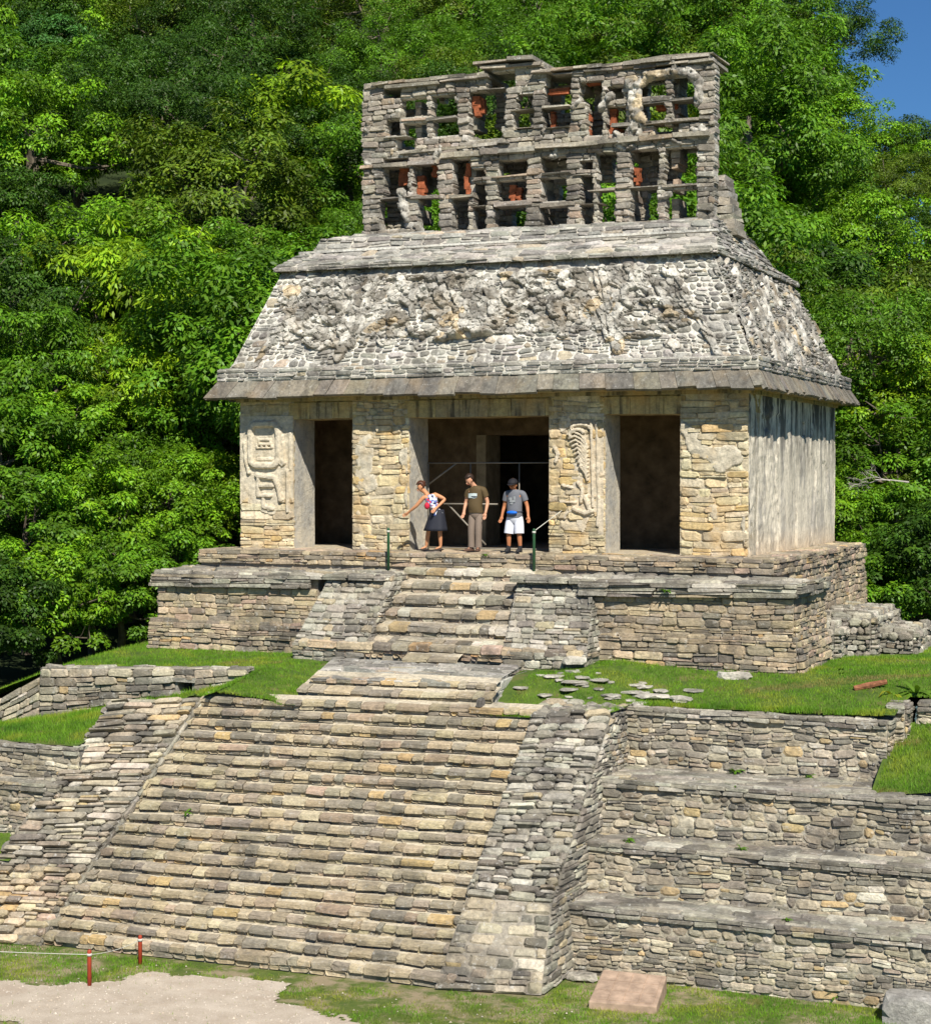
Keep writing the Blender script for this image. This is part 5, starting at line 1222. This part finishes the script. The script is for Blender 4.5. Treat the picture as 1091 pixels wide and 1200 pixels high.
def tree(i,x,y,zc,rad,zg,color,label,group,name='tree',bark='bark'):
    kind,cm,cen=KIND[i]; hq=max(1.0,(zc-zg)/rad); hk=round(hq*2)/2
    if (i,hk,bark) not in TR: TR[(i,hk,bark)]=trunk_mesh(cen,hk,i*7+3,M[bark],nl=8)
    t=bpy.data.objects.new(name,None); COL.objects.link(t); t.empty_display_size=.5; t.location=(x,y,zc-hk*rad); t.rotation_euler=(0,0,R3.uniform(0,6.28)); t.scale=(rad,rad,rad)
    tag(t,label,'bush' if name=='bush' else 'tree',group)
    c=bpy.data.objects.new('crown',cm); COL.objects.link(c); c.parent=t; c.location=(0,0,hk); c.color=(*color,1)
    s=1+R3.uniform(-.1,.1); c.scale=(1,s,R3.uniform(.9,1.1))
    k=bpy.data.objects.new('trunk',TR[(i,hk,bark)]); COL.objects.link(k); k.parent=t; k.location=(0,0,hk)
    return t
R3=random.Random(77)
CL={'mid green':(.078,.19,.011),'dark green':(.036,.092,.010),'olive green':(.082,.145,.012),'yellow-green':(.165,.30,.013),'blue-green':(.05,.15,.032),'fresh green':(.115,.255,.012)}
LIST=[]
# hill trees on a jittered grid
row=0; d=52.
while d<104:
    sp=4.7+.015*d; l=-.29*d-3+R3.uniform(0,3)
    while l<.30*d+3:
        dd=d+R3.uniform(-2,2); ll=l+R3.uniform(-1.4,1.4); x,y=wpos(dd,ll); r=ll/dd
        rad=R3.uniform(2.8,4.3)*(1+.003*(d-60)); zg=hill(x,y); zc=zg+rad*R3.uniform(1.35,1.9)
        px,py,_=proj((x,y,zc))
        l+=sp
        if d<56 and -4<x<4 : pass
        # colour and kind by where the stand grows
        k=R3.random()
        if -.20<r<.03 and d>62: i=R3.choice([3,4,3,4,0]); cn=R3.choice(['olive green','dark green','dark green','mid green'])
        elif r<-.12: i=R3.choice([0,1,2,1]); cn=R3.choice(['mid green','mid green','blue-green','fresh green','dark green','dark green'])
        else: i=R3.choice([0,1,2,0,1,4]); cn=R3.choice(['mid green','fresh green','olive green','mid green','dark green'])
        if k<.06: i=5; cn='yellow-green'
        if py<-rad*F/dd*1.3 or abs(px-545)>545+rad*F/dd*1.2+120: continue
        # nothing rises into the patch of open sky at the top right
        topy=proj((x,y,zc+rad))[1]
        if px+rad*F/dd>1030 and topy<150:
            continue
        LIST.append((i,x,y,zc,rad,zg,cn,px,py))
    d+=4.6; row+=1
def near(px,py,d,rad,i,cn):
    x,y=wpos(d,(px-545.5)/F*d); zc=CAM.z+(560-py)/F*d; zg=min(zc-rad*.9,-3.4); LIST.append((i,x,y,zc,rad,zg,cn,px,py))
for a in [(-15,730,43.5,1.7,6,'dark green'),(60,715,45,1.7,7,'fresh green'),(140,700,46,1.6,6,'mid green'),(215,690,48,1.6,7,'mid green'),(30,640,47,1.9,7,'mid green'),(110,610,48.5,2.0,6,'fresh green'),(200,590,50,2.1,1,'fresh green'),(262,600,52,1.9,7,'yellow-green'),(0,545,49,2.2,6,'mid green'),(80,530,51,2.1,7,'fresh green'),(160,470,53,1.9,5,'yellow-green'),(235,510,54,2.2,1,'fresh green'),(205,420,56,2.0,5,'yellow-green'),(45,450,53,2.3,2,'mid green'),(120,400,58,2.4,0,'mid green'),(15,360,56,2.6,2,'dark green'),(280,540,57,2.0,1,'mid green'),
 (1010,700,47.5,1.5,6,'fresh green'),(1068,705,46.5,1.7,7,'mid green'),(1105,660,46,1.8,6,'dark green'),(985,610,51,1.5,6,'fresh green'),(1045,640,50,1.6,7,'mid green'),(1085,590,52,1.6,1,'olive green'),(1060,470,55,2.9,1,'yellow-green'),(985,500,58,2.5,1,'fresh green'),(915,105,88,3.6,0,'mid green'),(975,170,86,3.4,1,'fresh green'),(900,190,80,3.4,2,'mid green'),(1040,235,84,3.2,4,'olive green'),(955,255,78,3.2,0,'mid green'),(1010,300,74,3.2,1,'fresh green'),(1075,300,76,3.2,3,'dark green'),(870,60,94,3.8,3,'olive green'),(1085,215,90,3.0,2,'dark green'),(440,240,70,3.0,0,'mid green'),(1110,430,56,2.4,1,'fresh green'),(1040,600,56,1.9,2,'dark green'),(1000,730,50,1.3,7,'mid green'),(1040,735,50,1.5,6,'dark green'),(1095,745,49,1.5,7,'mid green')]: near(*a)
# one clear label per tree: colour, size, and its place in the wood
words={'leafy':'broadleaf tree','feathery':'fine-leaved tree','bright':'large-leaved tree','bushy':'bushy tree'}
bands=[(-999,110,'at the very top'),(110,230,'at comb height'),(230,350,'at upper roof height'),(350,470,'at eave height'),(470,600,'at doorway height'),(600,999,'low by the platform')]
ordn=['first','second','third','fourth','fifth','sixth','seventh','eighth','ninth','tenth','eleventh','twelfth','thirteenth','fourteenth','fifteenth','sixteenth','seventeenth','eighteenth','nineteenth','twentieth']+['twenty-%s'%w for w in ('first','second','third','fourth','fifth','sixth','seventh','eighth','ninth')]
cnt={}
for bi,(a,b,txt) in enumerate(bands):
    for side in (0,1):
        sub_=sorted([t for t in LIST if a<=t[8]<b and (t[7]>545)==bool(side)],key=lambda t:t[7] if not side else -t[7])
        for n_,t in enumerate(sub_):
            edge='left' if not side else 'right'
            lb='%s %s %s, %s from the %s edge'%(t[6],words[KIND[t[0]][0]],txt,ordn[n_],edge)
            nm='bush' if t[4]<1.75 else 'tree'
            tree(t[0],t[1],t[2],t[3],t[4],t[5],CL[t[6]] if not isinstance(t[6],tuple) else t[6],lb,'trees of the forest behind the temple',nm,'darkbark' if t[8]>560 else 'bark')
# big old tree standing on the skyline at the top right, and bare dead branches
for (px,py,d,rad,i,cn,lb) in ((950,40,97,4.3,4,'dark green','tall dark tree whose upper crown stands against the blue sky at the top right'),(1035,190,92,3.0,3,'olive green','olive tree on the skyline just under the patch of blue sky')):
    x,y=wpos(d,(px-545.5)/F*d); zc=CAM.z+(560-py)/F*d; tree(i,x,y,zc,rad,min(hill(x,y),zc-rad*1.2),CL[cn],lb,None,'tree','darkbark')
def dead(px,py,d,s,label,seed):
    x,y=wpos(d,(px-545.5)/F*d); z=CAM.z+(560-py)/F*d; rg=random.Random(seed); sb=SB()
    def br(p,dr,l,r,n):
        q=p+dr*l*.5+Vc((rg.uniform(-.1,.1),rg.uniform(-.1,.1),rg.uniform(-.1,.1)))*l; e=p+dr*l
        sb.tube([p,q,e],[r,r*.75,r*.5],5,(.4,.37,.33))
        if n: 
            for _ in range(3):
                dd=(dr+Vc((rg.uniform(-.9,.9),rg.uniform(-.5,.5),rg.uniform(-.7,.7)))).normalized(); br(p.lerp(e,rg.uniform(.4,1)),dd,l*.62,r*.55,n-1)
    br(Vc((x,y,z)),Vc((rg.uniform(-1,-.6),-.3,rg.uniform(-.2,.3))).normalized(),s*.8,.022,4)
    tag(sb.build('bare_branch',M['deadwood'],None),label,'branch')
M['deadwood']=plain('dead_wood',(.42,.39,.35),.9)
dead(1065,565,47.5,1.1,'bare grey dead branch reaching out over the right-hand bushes',3); dead(962,590,48,.6,'small bare twig just right of the temple side wall',5)
# low plants on the terrace edge and weeds in the masonry
def plant(x,y,z,n,L,wd,label,cat,col,seed,arch=.6,name='plant'):
    rg=random.Random(seed); V=[];C=[];Fx=[]
    for i in range(n):
        a=2*PI*i/n+rg.uniform(-.3,.3); l=L*rg.uniform(.6,1.1); up=rg.uniform(.35,1.1); dirr=Vc((math.cos(a),math.sin(a),0)); sd_=Vc((-math.sin(a),math.cos(a),0))
        b=len(V); k=5
        for q in range(k+1):
            t=q/k; p=Vc((0,0,0))+dirr*l*t*.9+Vc((0,0,l*(up*t-arch*t*t*1.1))); w_=wd*math.sin(PI*min(.97,.12+t*.86))
            V+= [p-sd_*w_,p+sd_*w_+Vc((0,0,.01))]; g=rg.uniform(.8,1.2); C+=[(g,g,g)]*2
        Fx+=[(b+2*q,b+2*q+1,b+2*q+3,b+2*q+2) for q in range(k)]
    me=tri_mesh(name,np.array([tuple(v) for v in V]),np.array(Fx),np.array(C),M['leaf'],'shade'); o=bpy.data.objects.new(name,me); COL.objects.link(o); o.location=(x,y,z); o.color=(*col,1); tag(o,label,cat); return o
plant(9.45,-3.3,-2.25,11,.6,.06,'long-leaved green plant on the wall top at the far right edge','plant',(.11,.2,.02),4)
plant(9.05,-3.45,-2.3,7,.5,.04,'yellowing strap leaves lying beside the log near the right edge','plant',(.3,.3,.02),9,.9)
ws=[(-2.6,-8.25,-4.42),(7.2,-6.9,-4.52),(8.2,-7.95,-5.36),(6.6,-5.0,-3.58),(5.3,-7.0,-4.52),(7.9,-5.0,-3.58),(2.2,-2.7,-1.6),(4.5,-2.3,-.6),(6.9,-6.25,-3.62),(9.0,-8.1,-6.45),(7.9,-2.1,-2.0),(.2,-1.05,-.02)]
w0=None
for i,(x,y,z) in enumerate(ws):
    if w0 is None: w0=o=plant(x,y,z,14,.16,.018,'small green weed tuft rooted in a masonry joint','weed',(.08,.17,.015),31,name='weed')
    else: o=w0.copy(); COL.objects.link(o); o.location=(x,y,z); o.rotation_euler[2]=i; s=R3.uniform(.6,1.3); o.scale=(s,s,s)
    o['group']='weeds growing in the stone joints'
